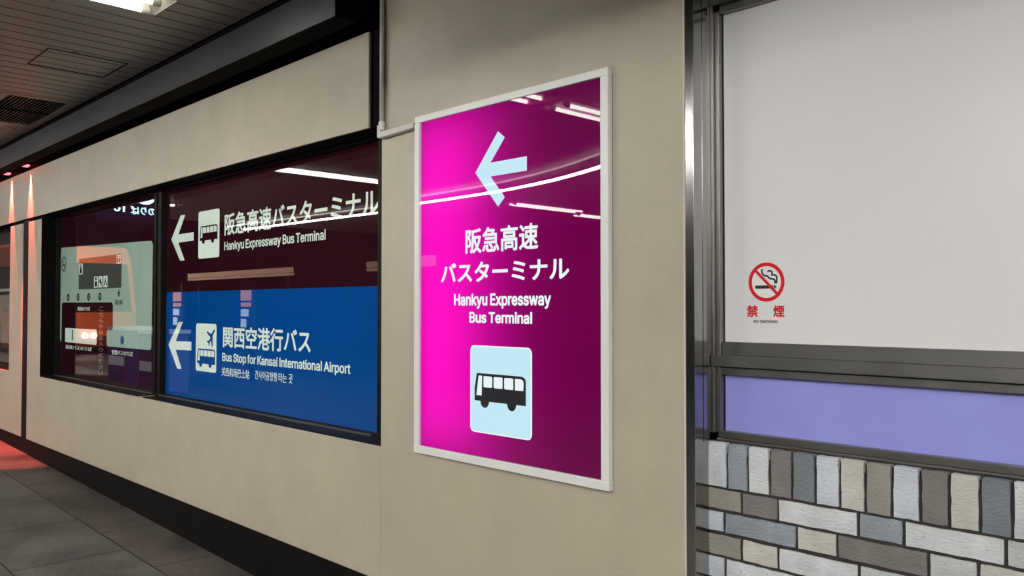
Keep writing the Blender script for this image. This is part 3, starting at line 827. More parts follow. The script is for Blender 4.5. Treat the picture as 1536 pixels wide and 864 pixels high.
# access hatch
ht = thing('ceiling_hatch', 'square access hatch of brown boards flush in the slatted ceiling', 'hatch', ((HA[0] + HA[1]) / 2, (HA[2] + HA[3]) / 2, CZ))
f = MB(); t = 0.008
f.box(HA[0], HA[1], HA[2], HA[2] + t, CZ - 0.003, CZ + 0.02).box(HA[0], HA[1], HA[3] - t, HA[3], CZ - 0.003, CZ + 0.02)
f.box(HA[0], HA[0] + t, HA[2] + t, HA[3] - t, CZ - 0.003, CZ + 0.02).box(HA[1] - t, HA[1], HA[2] + t, HA[3] - t, CZ - 0.003, CZ + 0.02)
f.build('hatch_frame', DARKMETAL, ht)
f = MB()
for a, b in boards:
    p, q = max(a, HA[0] + t + 0.003), min(b, HA[1] - t - 0.003)
    if q - p > 0.005:
        f.box(p, q, HA[2] + t + 0.003, HA[3] - t - 0.003, CZ, CZ + 0.018)
f.build('hatch_door', SLAT, ht)

# ventilation grille
gr = thing('ceiling_grille', 'dark ventilation grille with two banks of slats in ceiling above beam', 'grille', ((GR[0] + GR[1]) / 2, (GR[2] + GR[3]) / 2, CZ))
t = 0.045
f = MB()
f.box(GR[0], GR[1], GR[2], GR[2] + t, CZ - 0.004, CZ + 0.03).box(GR[0], GR[1], GR[3] - t, GR[3], CZ - 0.004, CZ + 0.03)
f.box(GR[0], GR[0] + t, GR[2] + t, GR[3] - t, CZ - 0.004, CZ + 0.03).box(GR[1] - t, GR[1], GR[2] + t, GR[3] - t, CZ - 0.004, CZ + 0.03)
f.build('grille_frame', SLAT, gr)
GM = (GR[0] + GR[1]) / 2
MB().box(GM - 0.012, GM + 0.012, GR[2] + t, GR[3] - t, CZ, CZ + 0.028).build('grille_bar', SLATBACK, gr)
LOUV = plain('grey_louvre', (0.016, 0.016, 0.017), 0.45)
for a, b in ((GR[0] + t, GM - 0.012), (GM + 0.012, GR[1] - t)):
    f = MB()
    y = GR[2] + t + 0.012
    while y < GR[3] - t - 0.012:
        f.box(a, b, y, y + 0.008, CZ + 0.002, CZ + 0.022)
        y += 0.025
    f.build('louvre', LOUV, gr)
MB().box(GR[0], GR[1], GR[2], GR[3], CZ + 0.06, CZ + 0.07).build('duct', SLATBACK, gr)

# ------------------------------------------------------------------ ceiling lights
def ceiling_light(x, y, label, lamp):
    t = thing('ceiling_light', label, 'ceiling light', (x, y - LL / 2, CZ), 'fluorescent ceiling lights')
    x0, x1, y0, y1 = x - LW / 2, x + LW / 2, y - LL, y
    h = MB()
    lip = 0.012
    h.box(x0, x1, y0, y1, CZ + 0.052, CZ + 0.056)
    h.add([(x0, y0, CZ - 0.004), (x0 + 0.045, y0 + 0.045, CZ + 0.036), (x0 + 0.045, y1 - 0.045, CZ + 0.036), (x0, y1, CZ - 0.004)], [(0, 1, 2, 3)])
    h.add([(x1, y0, CZ - 0.004), (x1 - 0.045, y0 + 0.045, CZ + 0.036), (x1 - 0.045, y1 - 0.045, CZ + 0.036), (x1, y1, CZ - 0.004)], [(3, 2, 1, 0)])
    h.add([(x0, y1, CZ - 0.004), (x0 + 0.045, y1 - 0.045, CZ + 0.036), (x1 - 0.045, y1 - 0.045, CZ + 0.036), (x1, y1, CZ - 0.004)], [(0, 1, 2, 3)])
    h.add([(x0, y0, CZ - 0.004), (x0 + 0.045, y0 + 0.045, CZ + 0.036), (x1 - 0.045, y0 + 0.045, CZ + 0.036), (x1, y0, CZ - 0.004)], [(3, 2, 1, 0)])
    h.box(x0, x0 + 0.003, y0, y1, CZ - 0.006, CZ + 0.05).box(x1 - 0.003, x1, y0, y1, CZ - 0.006, CZ + 0.05)
    h.box(x0, x1, y0, y0 + 0.003, CZ - 0.006, CZ + 0.05).box(x0, x1, y1 - 0.003, y1, CZ - 0.006, CZ + 0.05)
    h.build('housing', TRAY, t)
    for s in (-1, 1):
        tx = x + s * 0.07
        MB().cyl((tx, y0 + 0.095, CZ - 0.012), (tx, y1 - 0.095, CZ - 0.012), 0.0145, n=16).build('tube', lamp, t)
        for yy in (y0 + 0.075, y1 - 0.075):
            k = MB().box(tx - 0.018, tx + 0.018, yy - 0.016, yy + 0.016, CZ - 0.018, CZ + 0.040)
            k.cyl((tx, yy - 0.02, CZ - 0.012), (tx, yy + 0.02, CZ - 0.012), 0.019, n=16)
            k.build('lamp_socket', SOCKET, t, bevel=0.002)
    return t
lab = [
    'fluorescent ceiling light at top edge, seen directly above the beam',
    'ceiling light reflected as two white bars in upper right of pink sign',
    'ceiling light reflected as two white bars in top of maroon direction board',
    'added ceiling light far to the right, second row out from the brick wall',
    'ceiling light almost straight over the camera',
    'ceiling light farthest along to the right of the brick wall',
    'distant ceiling light reflected in pink sign, tip of arrow lower end',
    'distant ceiling light reflected in pink sign, right of another pair of bars',
    'ceiling light reflected as small white spot at top left of maroon board',
    'added ceiling light behind the camera and to its right',
    'added ceiling light over the road straight opposite the white panel',
    'added ceiling light behind the camera, opposite the steel post',
    'added ceiling light behind the camera, second to the right of the steel post',
    'added far ceiling light by the road, opposite the pink sign',
    'added far ceiling light by the road, opposite the left end of brick wall',
    'added far ceiling light by the road, opposite the middle of brick wall',
    'added far ceiling light by the road, opposite the right end of brick wall',
]
DIMMED = (0, 1, 2, 6, 7, 8)
first_dim = ceiling_light(LIGHTS[0][0], LIGHTS[0][1], lab[0], DIMTUBE)
first_new = ceiling_light(LIGHTS[4][0], LIGHTS[4][1], lab[4], TUBE)
for k, ((lx, ly), lb) in enumerate(zip(LIGHTS, lab)):
    if k in (0, 4):
        continue
    dup(first_dim if k in DIMMED else first_new, (lx, ly - LL / 2, CZ), lb)

# red spotlights tucked in the slot between beam and wall
def spot(x, label):
    t = thing('red_spotlight', label, 'spotlight', (x, -0.045, 2.80), 'red spotlights under the beam')
    MB().cyl((x, -0.045, 2.790), (x, -0.045, 2.832), 0.038, 0.038, n=24).build('lamp_body', DARKMETAL, t)
    l = MB()
    l.prism(ell(0, 0, 0.03, 0.03, 24), 0, 0.001)
    vs = [(x + p[0], -0.045 + p[1], 2.789) for p in ell(0, 0, 0.037, 0.037, 24)]
    vs2 = [(a, b, 2.772) for a, b, c in [(x + (p[0] - x) * 0.7, -0.045 + (p[1] + 0.045) * 0.7, 0) for p in vs]]
    l = MB()
    n = len(vs)
    for i in range(n):
        k = (i + 1) % n
        l.add([vs[i], vs[k], vs2[k], vs2[i]], [(0, 1, 2, 3)], 1 if 12 <= i < 19 else 0)
    l.add(vs2, [tuple(range(n))], 0)
    l.build('lens', [REDLENS, YELLOWLENS], t)
    ld = bpy.data.lights.new('red_beam', 'SPOT')
    ld.energy = RED_WATT; ld.color = (1.0, 0.085, 0.07); ld.spot_size = math.radians(30); ld.spot_blend = 0.45
    ld.shadow_soft_size = 0.012
    lo = bpy.data.objects.new('red_beam', ld); COL.objects.link(lo)
    lo.parent = t; lo.location = (0, 0.022, -0.034); lo.rotation_euler = (math.radians(-0.0), 0, 0)
    return t
for sx, sl in ((-8.53, 'red spotlight under the beam, nearer of two, above the pier'),
               (-9.17, 'red spotlight under the beam, farther of two, at left edge')):
    spot(sx, sl)
spot(-9.8, 'red spotlight just outside left edge, lighting the pavement')

# ------------------------------------------------------------------ the pink illuminated sign
SG = thing('illuminated_sign', 'tall magenta lit sign in white frame pointing left to bus terminal', 'sign', (-2.248, 0.0, 0.90))
X0, X1, Z0, Z1 = -2.763, -1.733, 0.901, 2.286
FW = 0.032
f = MB()
f.box(X0, X1, -0.047, -0.024, Z0, Z0 + FW).box(X0, X1, -0.047, -0.024, Z1 - FW + 0.004, Z1)
f.box(X0, X0 + FW, -0.047, -0.024, Z0 + FW, Z1 - FW + 0.004).box(X1 - FW - 0.002, X1, -0.047, -0.024, Z0 + FW, Z1 - FW + 0.004)
f.build('frame', WHITEMETAL, SG, bevel=0.0025)
IX0, IX1, IZ0, IZ1 = X0 + FW, X1 - FW - 0.002, Z0 + FW, Z1 - FW + 0.004
c = MB()
c.box(IX0, IX1, 0.135, 0.14, IZ0, IZ1)
c.box(IX0 - 0.004, IX0, -0.030, 0.14, IZ0, IZ1).box(IX1, IX1 + 0.004, -0.030, 0.14, IZ0, IZ1)
c.box(IX0 - 0.004, IX1 + 0.004, -0.030, 0.14, IZ0 - 0.004, IZ0).box(IX0 - 0.004, IX1 + 0.004, -0.030, 0.14, IZ1, IZ1 + 0.004)
c.build('case', CASEWHITE, SG)
MB().box(IX0, IX1, -0.034, -0.0335, IZ0, IZ1).build('face_panel', MAGENTA, SG)
MB().box(IX0, IX1, -0.0435, -0.0405, IZ0, IZ1).build('cover_glass', COVER, SG)
for tx, st in ((-2.66, 1.0), (-2.50, 0.8), (-2.34, 0.28)):
    em = emitter('sign_tube', (1.0, 0.93, 1.0), BOX_STRENGTH * st)
    MB().cyl((tx, 0.105, IZ0 + 0.03), (tx, 0.105, IZ1 - 0.03), 0.012, n=12).build('light_tube', em, SG)
GY0, GY1 = -0.0355, -0.0345
arrow = [(-2.396, 2.013), (-2.269, 2.155), (-2.233, 2.127), (-2.311, 2.042), (-2.118, 2.042), (-2.118, 1.990), (-2.311, 1.990), (-2.233, 1.905), (-2.269, 1.873)]
MB().prism(arrow, GY0, GY1).build('arrow', LITBLUE, SG)
text('lettering', '阪急高速', (-2.453, -2.062, 1.704, 1.800), GY1, LITWHITE, SG, bold=0.022)
text('lettering', 'バスターミナル', (-2.602, -1.914, 1.594, 1.672), GY1, LITWHITE, SG, bold=0.026)
latin('lettering', 'Hankyu Expressway', (-2.521, -2.000, 1.504, 1.550), GY1, LITWHITE, SG, bold=13)
latin('lettering', 'Bus Terminal', (-2.430, -2.092, 1.438, 1.480), GY1, LITWHITE, SG, bold=13)
pl = MB().prism(rrect(-2.424, -2.093, 1.023, 1.353, 0.022), GY0, GY1, 0).prism(rrect(-2.419, -2.098, 1.028, 1.348, 0.018), GY0 - 0.0005, GY0, 1).build('pictogram_plate', [LITWHITE, LITBLUE], SG)

def bus_symbol(x0, x1, zb, zt, y0, y1, mats, parent, detail=True):
    """side view of a coach facing left, drawn in a box x0..x1, zb (wheels) .. zt"""
    w, h = x1 - x0, zt - zb
    P = lambda a, b: (x0 + a * w, zb + b * h)
    m = MB()
    body = [P(0.0, 0.19), P(0.0, 0.55), P(0.045, 1.0), P(0.90, 1.0)]
    for t in range(1, 7):
        an = math.radians(90 - 15 * t)
        body.append(P(0.90 + 0.10 * math.cos(an), 0.86 + 0.14 * math.sin(an)))
    body += [P(1.0, 0.19)]
    m.prism(body, y0, y1, 0)
    for cx in (0.205, 0.735):
        m.prism([P(cx - 0.085, 0.19)] + [P(cx + 0.085 * math.cos(math.radians(a)), 0.19 + 0.0 + 0.19 * math.sin(math.radians(a))) for a in range(-170, -9, 16)] + [P(cx + 0.085, 0.19)], y0, y1, 0)
    yw0, yw1 = y0 - 0.0006, y0
    m.prism([P(0.038, 0.35), P(0.145, 0.35), P(0.155, 0.93), P(0.085, 0.93)], yw0, yw1, 1)
    for k in range(3):
        a = 0.185 + 0.205 * k
        m.prism(rrect(P(a, 0)[0], P(a + 0.172, 0)[0], P(0, 0.60)[1], P(0, 0.925)[1], 0.012 * w / 0.275 * 0.4 + 0.0005, 3), yw0, yw1, 1)
    q = [P(0.80, 0.60), P(0.955, 0.60), P(0.962, 0.80)]
    for t in range(0, 6):
        an = math.radians(18 * t)
        q.append(P(0.895 + 0.067 * math.cos(an), 0.82 + 0.105 * math.sin(an)))
    q += [P(0.80, 0.925)]
    m.prism(q, yw0, yw1, 1)
    return m.build('bus_symbol', mats, parent)
bus_symbol(-2.397, -2.122, 1.119, 1.248, GY0 - 0.0014, GY0 - 0.0006, [SIGNBLACK, LITWHITE], pl)

SG.scale = (1.0107, 1.0107, 1.0107)
SG.location = (-2.248 * 1.0107, 0.0234, 1.5 - 0.6 * 1.0107)

# conduit that feeds the sign
cd = thing('cable_conduit', 'thin grey-white cable conduit running down the wall into the pink sign', 'conduit', (-3.04, 0.0, 2.26))
p = MB().cyl((-3.037, -0.016, 2.292), (-3.037, -0.016, 3.1), 0.0105, n=16).cyl((-3.050, -0.008, 2.30), (-3.050, -0.008, 3.1), 0.006, n=12)
p.build('pipe', CONDUIT, cd)
p = MB().cyl((-3.037, -0.016, 2.278), (-3.037, -0.016, 2.315), 0.0145, n=16)
p.build('connector', WHITEMETAL, cd, bevel=0.002)
p = MB().prism([(-3.056, 2.249), (-3.048, 2.241), (-2.795, 2.249), (-2.795, 2.272), (-3.030, 2.268), (-3.030, 2.300), (-3.056, 2.300)], -0.030, -0.0005)
p.build('raceway', CONDUIT, cd, bevel=0.003)

# ------------------------------------------------------------------ direction boards behind window_1
BY0, BY1 = 0.156, 0.171
BX0, BX1 = -5.815, -3.296
SPLIT = 1.599
MBD = thing('direction_board', 'maroon direction board behind glass, arrow and bus sign to bus terminal', 'sign', ((BX0 + BX1) / 2, 0.163, SPLIT))
MB().box(BX0, BX1, BY0, BY1, SPLIT, 2.296).build('board', MAROON, MBD)
G0, G1 = BY0 - 0.0012, BY0 - 0.0002
MB().prism([(-5.738, 1.960), (-5.584, 2.113), (-5.512, 2.113), (-5.622, 1.987), (-5.378, 1.988), (-5.378, 1.933), (-5.622, 1.932), (-5.516, 1.809), (-5.588, 1.809)], G0, G1).build('arrow', PALE, MBD)
pm = MB().prism(rrect(-5.306, -5.001, 1.809, 2.113, 0.02), G0, G1).build('pictogram_plate', PALE, MBD)
bus_symbol(-5.281, -5.026, 1.902, 2.017, G0 - 0.0008, G0 - 0.0001, [MAROON, PALE], pm)
text('lettering', '阪急高速バスターミナル', (-4.931, -3.300, 1.936, 2.071), G1, PALE, MBD, bold=0.022)
latin('lettering', 'Hankyu Expressway Bus Terminal', (-4.933, -3.772, 1.846, 1.899), G1, PALE, MBD, bold=9)

BBD = thing('direction_board', 'blue direction board behind glass, arrow, plane and bus sign for airport bus', 'sign', ((BX0 + BX1) / 2, 0.163, 0.902))
MB().box(BX0, BX1, BY0, BY1, 0.902, SPLIT - 0.0005).build('board', BLUE, BBD)
MB().prism([(-5.769, 1.240), (-5.600, 1.398), (-5.538, 1.398), (-5.650, 1.267), (-5.398, 1.270), (-5.398, 1.213), (-5.650, 1.210), (-5.551, 1.085), (-5.618, 1.083)], G0, G1).build('arrow', PALE, BBD)
pb = MB().prism(rrect(-5.329, -5.031, 1.087, 1.392, 0.02), G0, G1).build('pictogram_plate', PALE, BBD)
bus_symbol(-5.306, -5.048, 1.114, 1.231, G0 - 0.0008, G0 - 0.0001, [BLUE, PALE], pb)
plane = [(-5.055, 1.358), (-5.063, 1.358), (-5.104, 1.327), (-5.160, 1.345), (-5.167, 1.336), (-5.112, 1.306), (-5.138, 1.284), (-5.160, 1.285), (-5.163, 1.278), (-5.143, 1.270), (-5.138, 1.252), (-5.130, 1.253), (-5.126, 1.273), (-5.108, 1.288), (-5.092, 1.247), (-5.082, 1.249), (-5.084, 1.318), (-5.052, 1.348)]
MB().prism(plane, G0 - 0.0008, G0 - 0.0001).build('plane_symbol', BLUE, pb)
text('lettering', '関西空港行バス', (-4.940, -3.913, 1.250, 1.380), G1, PALE, BBD, bold=0.022)
latin('lettering', 'Bus Stop for Kansai International Airport', (-4.948, -3.537, 1.166, 1.217), G1, PALE, BBD, bold=9)
text('lettering', '关西机场巴士站', (-4.955, -4.594, 1.075, 1.128), G1, PALE, BBD, bold=0.008)
text('lettering', '간사이공항행', (-4.525, -4.271, 1.081, 1.132), G1, PALE, BBD, bold=0.008)
text('lettering', '타는', (-4.252, -4.162, 1.081, 1.132), G1, PALE, BBD, bold=0.008)
text('lettering', '곳', (-4.139, -4.098, 1.081, 1.132), G1, PALE, BBD, bold=0.008)

# ------------------------------------------------------------------ map board behind window_2
MP = thing('area_map', 'maroon area map board with pale mint plan, behind the left window glass', 'map', (-7.06, 0.163, 0.902))
MB().box(-8.168, -5.946, BY0, BY1, 0.902, 2.296).build('board', MAROON, MP)
# pale ground of the plan, in one outline with its notch
o = MB()
TOPZ0, TOPZ1 = 1.995, 1.975
xL = -8.165
pts = [(xL, 1.215), (xL + 0.02, 1.192), (-8.155 + 0.02, 1.192), (-8.125, 1.21), (-8.125, 1.52), (-8.105, 1.538), (-6.870, 1.534), (-6.847, 1.51), (-6.847, 1.335), (-6.862, 1.318),
       (-6.955, 1.318), (-6.980, 1.295), (-6.980, 1.205), (-6.958, 1.188), (-6.098, 1.190), (-6.072, 1.212), (-6.062, 1.945), (-6.092, 1.972), (xL + 0.02, 2.025), (xL, 2.0)]
o.prism(pts, G0, G1)
o.build('map_ground', MINT, MP)
o = MB().prism(rrect(-8.020, -7.212, 1.190, 1.314, 0.02), G0, G1)
o.build('map_block', PALE, MP)
o = MB().prism(rrect(-7.670, -6.668, 1.645, 1.905, 0.012), G0 - 0.0008, G0 - 0.0001)
gb = o.build('map_block', MAPGREY, MP)
ya, yb = G0 - 0.0016, G0 - 0.0009
yc, yd = ya - 0.0007, ya - 0.0001
def icon(box, shapes):
    m = MB().prism(rect(*box), ya, yb, 0)
    for q in shapes:
        m.prism(q, yc, yd, 1)
    m.build('map_icon', [PALE, MAPBLACK], gb)
icon((-6.772, -6.676, 1.832, 1.898), [q for cx in (-6.745, -6.703) for q in (ell(cx, 1.884, 0.010, 0.007, 12), rect(cx - 0.012, cx + 0.012, 1.840, 1.874))])
icon((-7.663, -7.568, 1.773, 1.865), [ell(-7.615, 1.85, 0.014, 0.009, 12), [(-7.645, 1.782), (-7.585, 1.782), (-7.600, 1.838), (-7.630, 1.838)]])
icon((-7.283, -7.190, 1.654, 1.745), [rect(-7.262, -7.212, 1.664, 1.705), ell(-7.237, 1.727, 0.02, 0.012, 12)])
icon((-7.174, -7.085, 1.654, 1.745), [[(-7.160, 1.70), (-7.120, 1.735), (-7.120, 1.70), (-7.10, 1.70), (-7.10, 1.664), (-7.120, 1.664), (-7.120, 1.685)]])
icon((-7.064, -6.968, 1.654, 1.745), [[(-7.048, 1.668), (-7.016, 1.735), (-6.984, 1.668), (-7.0, 1.668), (-7.016, 1.708), (-7.032, 1.668)]])
o = MB()
o.ring(-8.075, 1.877, 0.065, 0.054, G0 - 0.0008, G0 - 0.0001)
strokes(o, [(-8.115, 1.918), (-8.035, 1.836)], 0.010, G0 - 0.0008, G0 - 0.0001)
o.prism(rect(-8.115, -8.045, 1.862, 1.874), G0 - 0.0008, G0 - 0.0001)
o.build('no_smoking_mark', MAPBLACK, MP)
for k, (cx, n) in enumerate(((-7.945, '4'), (-7.680, '3'), (-7.413, '2'), (-7.143, '1'))):
    d = MB().prism(ell(cx, 1.581, 0.034, 0.032, 24), G0 - 0.0008, G0 - 0.0001).build('number_disc', MAPBLACK, MP)
    latin('numeral', n, (cx - 0.010, cx + 0.010, 1.565, 1.597), G0 - 0.0009, MINT, d, bold=12)
o = MB().prism(ell(-6.722, 1.622, 0.012, 0.009, 12), G0 - 0.0008, G0 - 0.0001).prism(rect(-6.748, -6.696, 1.602, 1.612), G0 - 0.0008, G0 - 0.0001).prism([(-6.735, 1.607), (-6.709, 1.607), (-6.709, 1.578), (-6.735, 1.578)], G0 - 0.0008, G0 - 0.0001)
o.build('person_mark', MAPBLACK, MP)
text('lettering', '現在地', (-6.798, -6.645, 1.510, 1.553), G0 - 0.0001, MAPBLACK, MP, bold=0.01)
text('lettering', '高速のりば', (-7.688, -7.380, 1.466, 1.500), G1, PALE, MP, bold=0.012)
text('lettering', '高速バスのりば', (-8.003, -7.327, 1.132, 1.168), G1, PALE, MP, bold=0.012)
text('lettering', '空港バスのりば', (-6.860, -6.425, 1.129, 1.166), G1, PALE, MP, bold=0.012)
DIM = plain('dim_reflected_letters', (0.20, 0.185, 0.18), 0.5)  # dim grey letters stand in for a sign mirrored in the glass
for k, ch in enumerate('こちらからお入りください'):
    zt = 1.500 - 0.0465 * k
    text('lettering', ch, (-7.155, -7.055, zt - 0.036, zt), G0 - 0.0009, DIM, MP, bold=0.02)
MB().prism(ell(-6.640, 1.245, 0.038, 0.033, 24), G0 - 0.0008, G0 - 0.0001).build('map_mark', OVALBLUE, MP)
MB().prism(rect(-7.833, -7.810, 1.211, 1.301), G0 - 0.0008, G0 - 0.0001).build('map_mark', MAPBLACK, MP)

# plain dark display board in the farthest window
fb = thing('window_blind', 'pale louvred blind on dark board behind the farthest window at left edge', 'blind', (-11.5, 0.163, 0.902))
MB().box(-13.86, -9.24, 0.160, BY1, 0.902, 2.296).build('board', plain('brown_board', (0.05, 0.04, 0.034), 0.5), fb)
lm = MB()
z = 1.12
while z < 1.62:
    lm.box(-13.8, -9.26, 0.153, 0.159, z, z + 0.017)
    z += 0.022
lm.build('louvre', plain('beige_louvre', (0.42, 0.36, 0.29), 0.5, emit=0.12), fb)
MB().box(-13.8, -9.26, 0.152, 0.159, 1.66, 1.69).build('head_rail', WHITEMETAL, fb)

# ------------------------------------------------------------------ no smoking sticker
ST = thing('no_smoking_sticker', 'small square no smoking sticker with red ring on the white panel', 'sticker', (-1.265, 0.12, 1.446))
MB().prism(rrect(-1.350, -1.180, 1.446, 1.636, 0.012), 0.1194, 0.1200).build('backing', STICKER, ST)
sy0, sy1 = 0.1188, 0.1193
WD = MB().prism(ell(-1.2635, 1.5735, 0.056, 0.056, 40), 0.1190, 0.1194).build('disc', plain('white_print', (0.83, 0.83, 0.81), 0.35), ST)
o = MB().prism([(-1.300, 1.5635), (-1.2405, 1.5635), (-1.2405, 1.5540), (-1.300, 1.5540)], sy0, sy1)
o.prism(rect(-1.2390, -1.2360, 1.5540, 1.5635), sy0, sy1).prism(rect(-1.2345, -1.2315, 1.5540, 1.5635), sy0, sy1)
strokes(o, [(-1.277, 1.613), (-1.2785, 1.606), (-1.277, 1.600), (-1.273, 1.595), (-1.266, 1.592), (-1.259, 1.591), (-1.255, 1.586), (-1.249, 1.583), (-1.240, 1.582), (-1.236, 1.579), (-1.2345, 1.568)], 0.0055, sy0, sy1)
strokes(o, [(-1.259, 1.604), (-1.255, 1.607), (-1.249, 1.607), (-1.245, 1.603), (-1.2445, 1.598), (-1.247, 1.594), (-1.238, 1.5945), (-1.232, 1.592), (-1.229, 1.588), (-1.2305, 1.569)], 0.0055, sy0, sy1)
o.build('cigarette_symbol', SIGNBLACK, ST)
o = MB().ring(-1.2635, 1.5735, 0.0585, 0.0478, 0.1182, 0.1194)
strokes(o, [(-1.298, 1.608), (-1.229, 1.539)], 0.0085, 0.1182, 0.1187)
o.build('prohibition_ring', SIGNRED, ST)
text('lettering', '禁', (-1.3290, -1.2915, 1.4685, 1.5045), 0.1194, SIGNRED, ST, bold=0.03, thick=0.0004)
text('lettering', '煙', (-1.2415, -1.2060, 1.4695, 1.5042), 0.1194, SIGNRED, ST, bold=0.03, thick=0.0004)
latin('lettering', 'NO SMOKING', (-1.3060, -1.2270, 1.4510, 1.4600), 0.1194, SIGNBLACK, ST, bold=9.0, track=14, thick=0.0004)

# ------------------------------------------------------------------ what stands behind the camera and shows in the glass
struct(MB().box(-34, 4, -10.1, -10.0, -0.3, 4.5).build('wall_back', plain('night_facade', (0.008, 0.008, 0.009), 0.8)))
# curved canopy light
pts = [(-14.5, -4.75), (-13.0, -4.80), (-11.5, -4.86), (-10.2, -4.93), (-9.1, -4.98), (-8.1, -4.97), (-7.3, -4.92), (-6.35, -4.74), (-5.35, -4.40), (-4.5, -3.98), (-3.9, -3.6)]
def smooth(p, n=4):
    out = []
    for i in range(len(p) - 1):
        p0 = Vector(p[max(i - 1, 0)]); p1 = Vector(p[i]); p2 = Vector(p[i + 1]); p3 = Vector(p[min(i + 2, len(p) - 1)])
        for k in range(n):
            t = k / n
            out.append(0.5 * ((2 * p1) + (p2 - p0) * t + (2 * p0 - 5 * p1 + 4 * p2 - p3) * t * t + (3 * p1 - p0 - 3 * p2 + p3) * t ** 3))
    out.append(Vector(p[-1]))
    return out
cs = thing('curved_light', 'long curved ceiling light line reflected across pink sign and maroon board', 'light', (-9, -4.9, 2.93))
MB().sweep([(p.x, p.y, 2.925) for p in smooth(pts)], 0.016, n=10).build('light_line', STRIP, cs)
ch = MB()
sm = smooth(pts)
for a, b in zip(sm[:-1], sm[1:]):
    d = (b - a).normalized(); w = Vector((-d.y, d.x))
    for o0, o1, zl, zh in ((-0.034, 0.034, 2.949, 2.957), (-0.034, -0.028, 2.932, 2.949), (0.028, 0.034, 2.932, 2.949)):
        q = [a + w * o0, b + w * o0, b + w * o1, a + w * o1]
        ch.add([(p.x, p.y, zl) for p in q] + [(p.x, p.y, zh) for p in q], [(0, 3, 2, 1), (4, 5, 6, 7), (0, 1, 5, 4), (1, 2, 6, 5), (2, 3, 7, 6), (3, 0, 4, 7)])
ch.build('added_shroud', WHITEMETAL, cs)  # unseen cover added to block the light line's upward glow
MB().sweep([(p.x + 0.12, p.y + 0.40, 2.935) for p in smooth(pts)], 0.012, n=8).build('light_line', STRIPMIRROR, cs)  # dim second tube stands in for the light line's own reflection
# hanging lit bus stop sign
NAVY = emitter('lit_navy', (0.02, 0.025, 0.06), 1.0)
LB = emitter('lit_blue_white', (0.55, 0.85, 1.0), 9.0)
hs = thing('hanging_sign', 'lit hanging bus stop sign, mirrored at top of map window', 'sign', (-10.65, -1.36, 2.56))
MB().box(-10.72, -10.60, -1.78, -0.98, 2.56, 2.93).build('case', NAVY, hs)
for yy in (-1.2, -1.6):
    MB().cyl((-10.66, yy, 2.93), (-10.66, yy, 2.96), 0.015).build('hanger', DARKMETAL, hs)
ax = (Vector((-10.5985, 0, 0)), Vector((0, 1, 0)), Vector((1, 0, 0)))
text('lettering', 'のりば', (-1.63, -1.33, 2.635, 2.735), 0.0, LB, hs, bold=0.02, axes=ax)
text('lettering', '10', (-1.26, -1.13, 2.655, 2.735), 0.0, LB, hs, bold=0.02, axes=ax)
d = MB()
vs = [(-10.598, -1.50 + p[0], 2.85 + p[1]) for p in ell(0, 0, 0.12, 0.085, 24, 180, 360)]
d.add(vs, [tuple(range(len(vs)))]); d.add([(a - 0.001, b, c) for a, b, c in vs], [tuple(range(len(vs) - 1, -1, -1))])
d.build('emblem', LB, hs)

# coach waiting up the road
BUSORANGE = plain('orange_bus_paint', (0.75, 0.13, 0.03), 0.3)
BUSDARK = plain('bus_window', (0.01, 0.01, 0.012), 0.1)
HEAD = emitter('headlight', (1.0, 0.95, 0.85), 30)
bz = floor_z(-20)
bs = thing('bus', 'orange coach with headlights on, reflected in the map window', 'bus', (-24.0, -3.35, bz))
prof = [(-28.4, bz + 0.14), (-20.1, bz + 0.14), (-19.95, bz + 0.4), (-19.95, bz + 0.95), (-20.3, bz + 2.2), (-20.6, bz + 2.45), (-28.2, bz + 2.55), (-28.4, bz + 2.4)]
MB().prism(prof, -4.85, -2.45).build('body', BUSORANGE, bs, bevel=0.07)
MB().prism([(-20.06, bz + 0.95), (-19.94, bz + 0.95), (-20.25, bz + 2.05), (-20.37, bz + 2.05)], -4.72, -2.58).build('windscreen', BUSDARK, bs)
MB().prism([(-28.2, bz + 1.0), (-20.6, bz + 1.0), (-20.8, bz + 1.95), (-28.2, bz + 2.0)], -2.46, -2.435).build('side_windows', BUSDARK, bs)
for yy in (-3.72, -3.90, -2.75):
    MB().cyl((-20.05, yy, bz + 0.42), (-19.92, yy, bz + 0.42), 0.06).build('headlight', HEAD, bs)
for wx in (-21.8, -26.6):
    for yy in (-4.75, -2.55):
        MB().cyl((wx, yy - 0.10, floor_z(wx) + 0.40), (wx, yy + 0.10, floor_z(wx) + 0.40), 0.40, n=28).build('wheel', SIGNBLACK, bs)

# unseen street lamp added to light the coach
sl = thing('coach_fill_lamp', 'tall unseen lamp added to light the orange coach', 'street lamp', (-17.0, -1.7, floor_z(-17)))
MB().cyl((-17.0, -1.7, floor_z(-17)), (-17.0, -1.7, 5.2), 0.06, 0.04).build('pole', DARKMETAL, sl)
MB().cyl((-17.0, -1.7, 5.2), (-17.6, -2.0, 5.35), 0.03).build('arm', DARKMETAL, sl)
MB().box(-17.9, -17.5, -2.12, -1.92, 5.30, 5.38).build('lamp_head', WHITEMETAL, sl)
ld = bpy.data.lights.new('coach_fill_light', 'SPOT'); ld.energy = 2500; ld.spot_size = math.radians(120); ld.shadow_soft_size = 0.1; ld.color = (1.0, 0.9, 0.78)
lo = bpy.data.objects.new('coach_fill_light', ld); COL.objects.link(lo); lo.parent = sl
lo.location = (-0.7, -0.32, 5.27 - floor_z(-17)); lo.rotation_euler = (math.radians(-30), math.radians(30), 0)

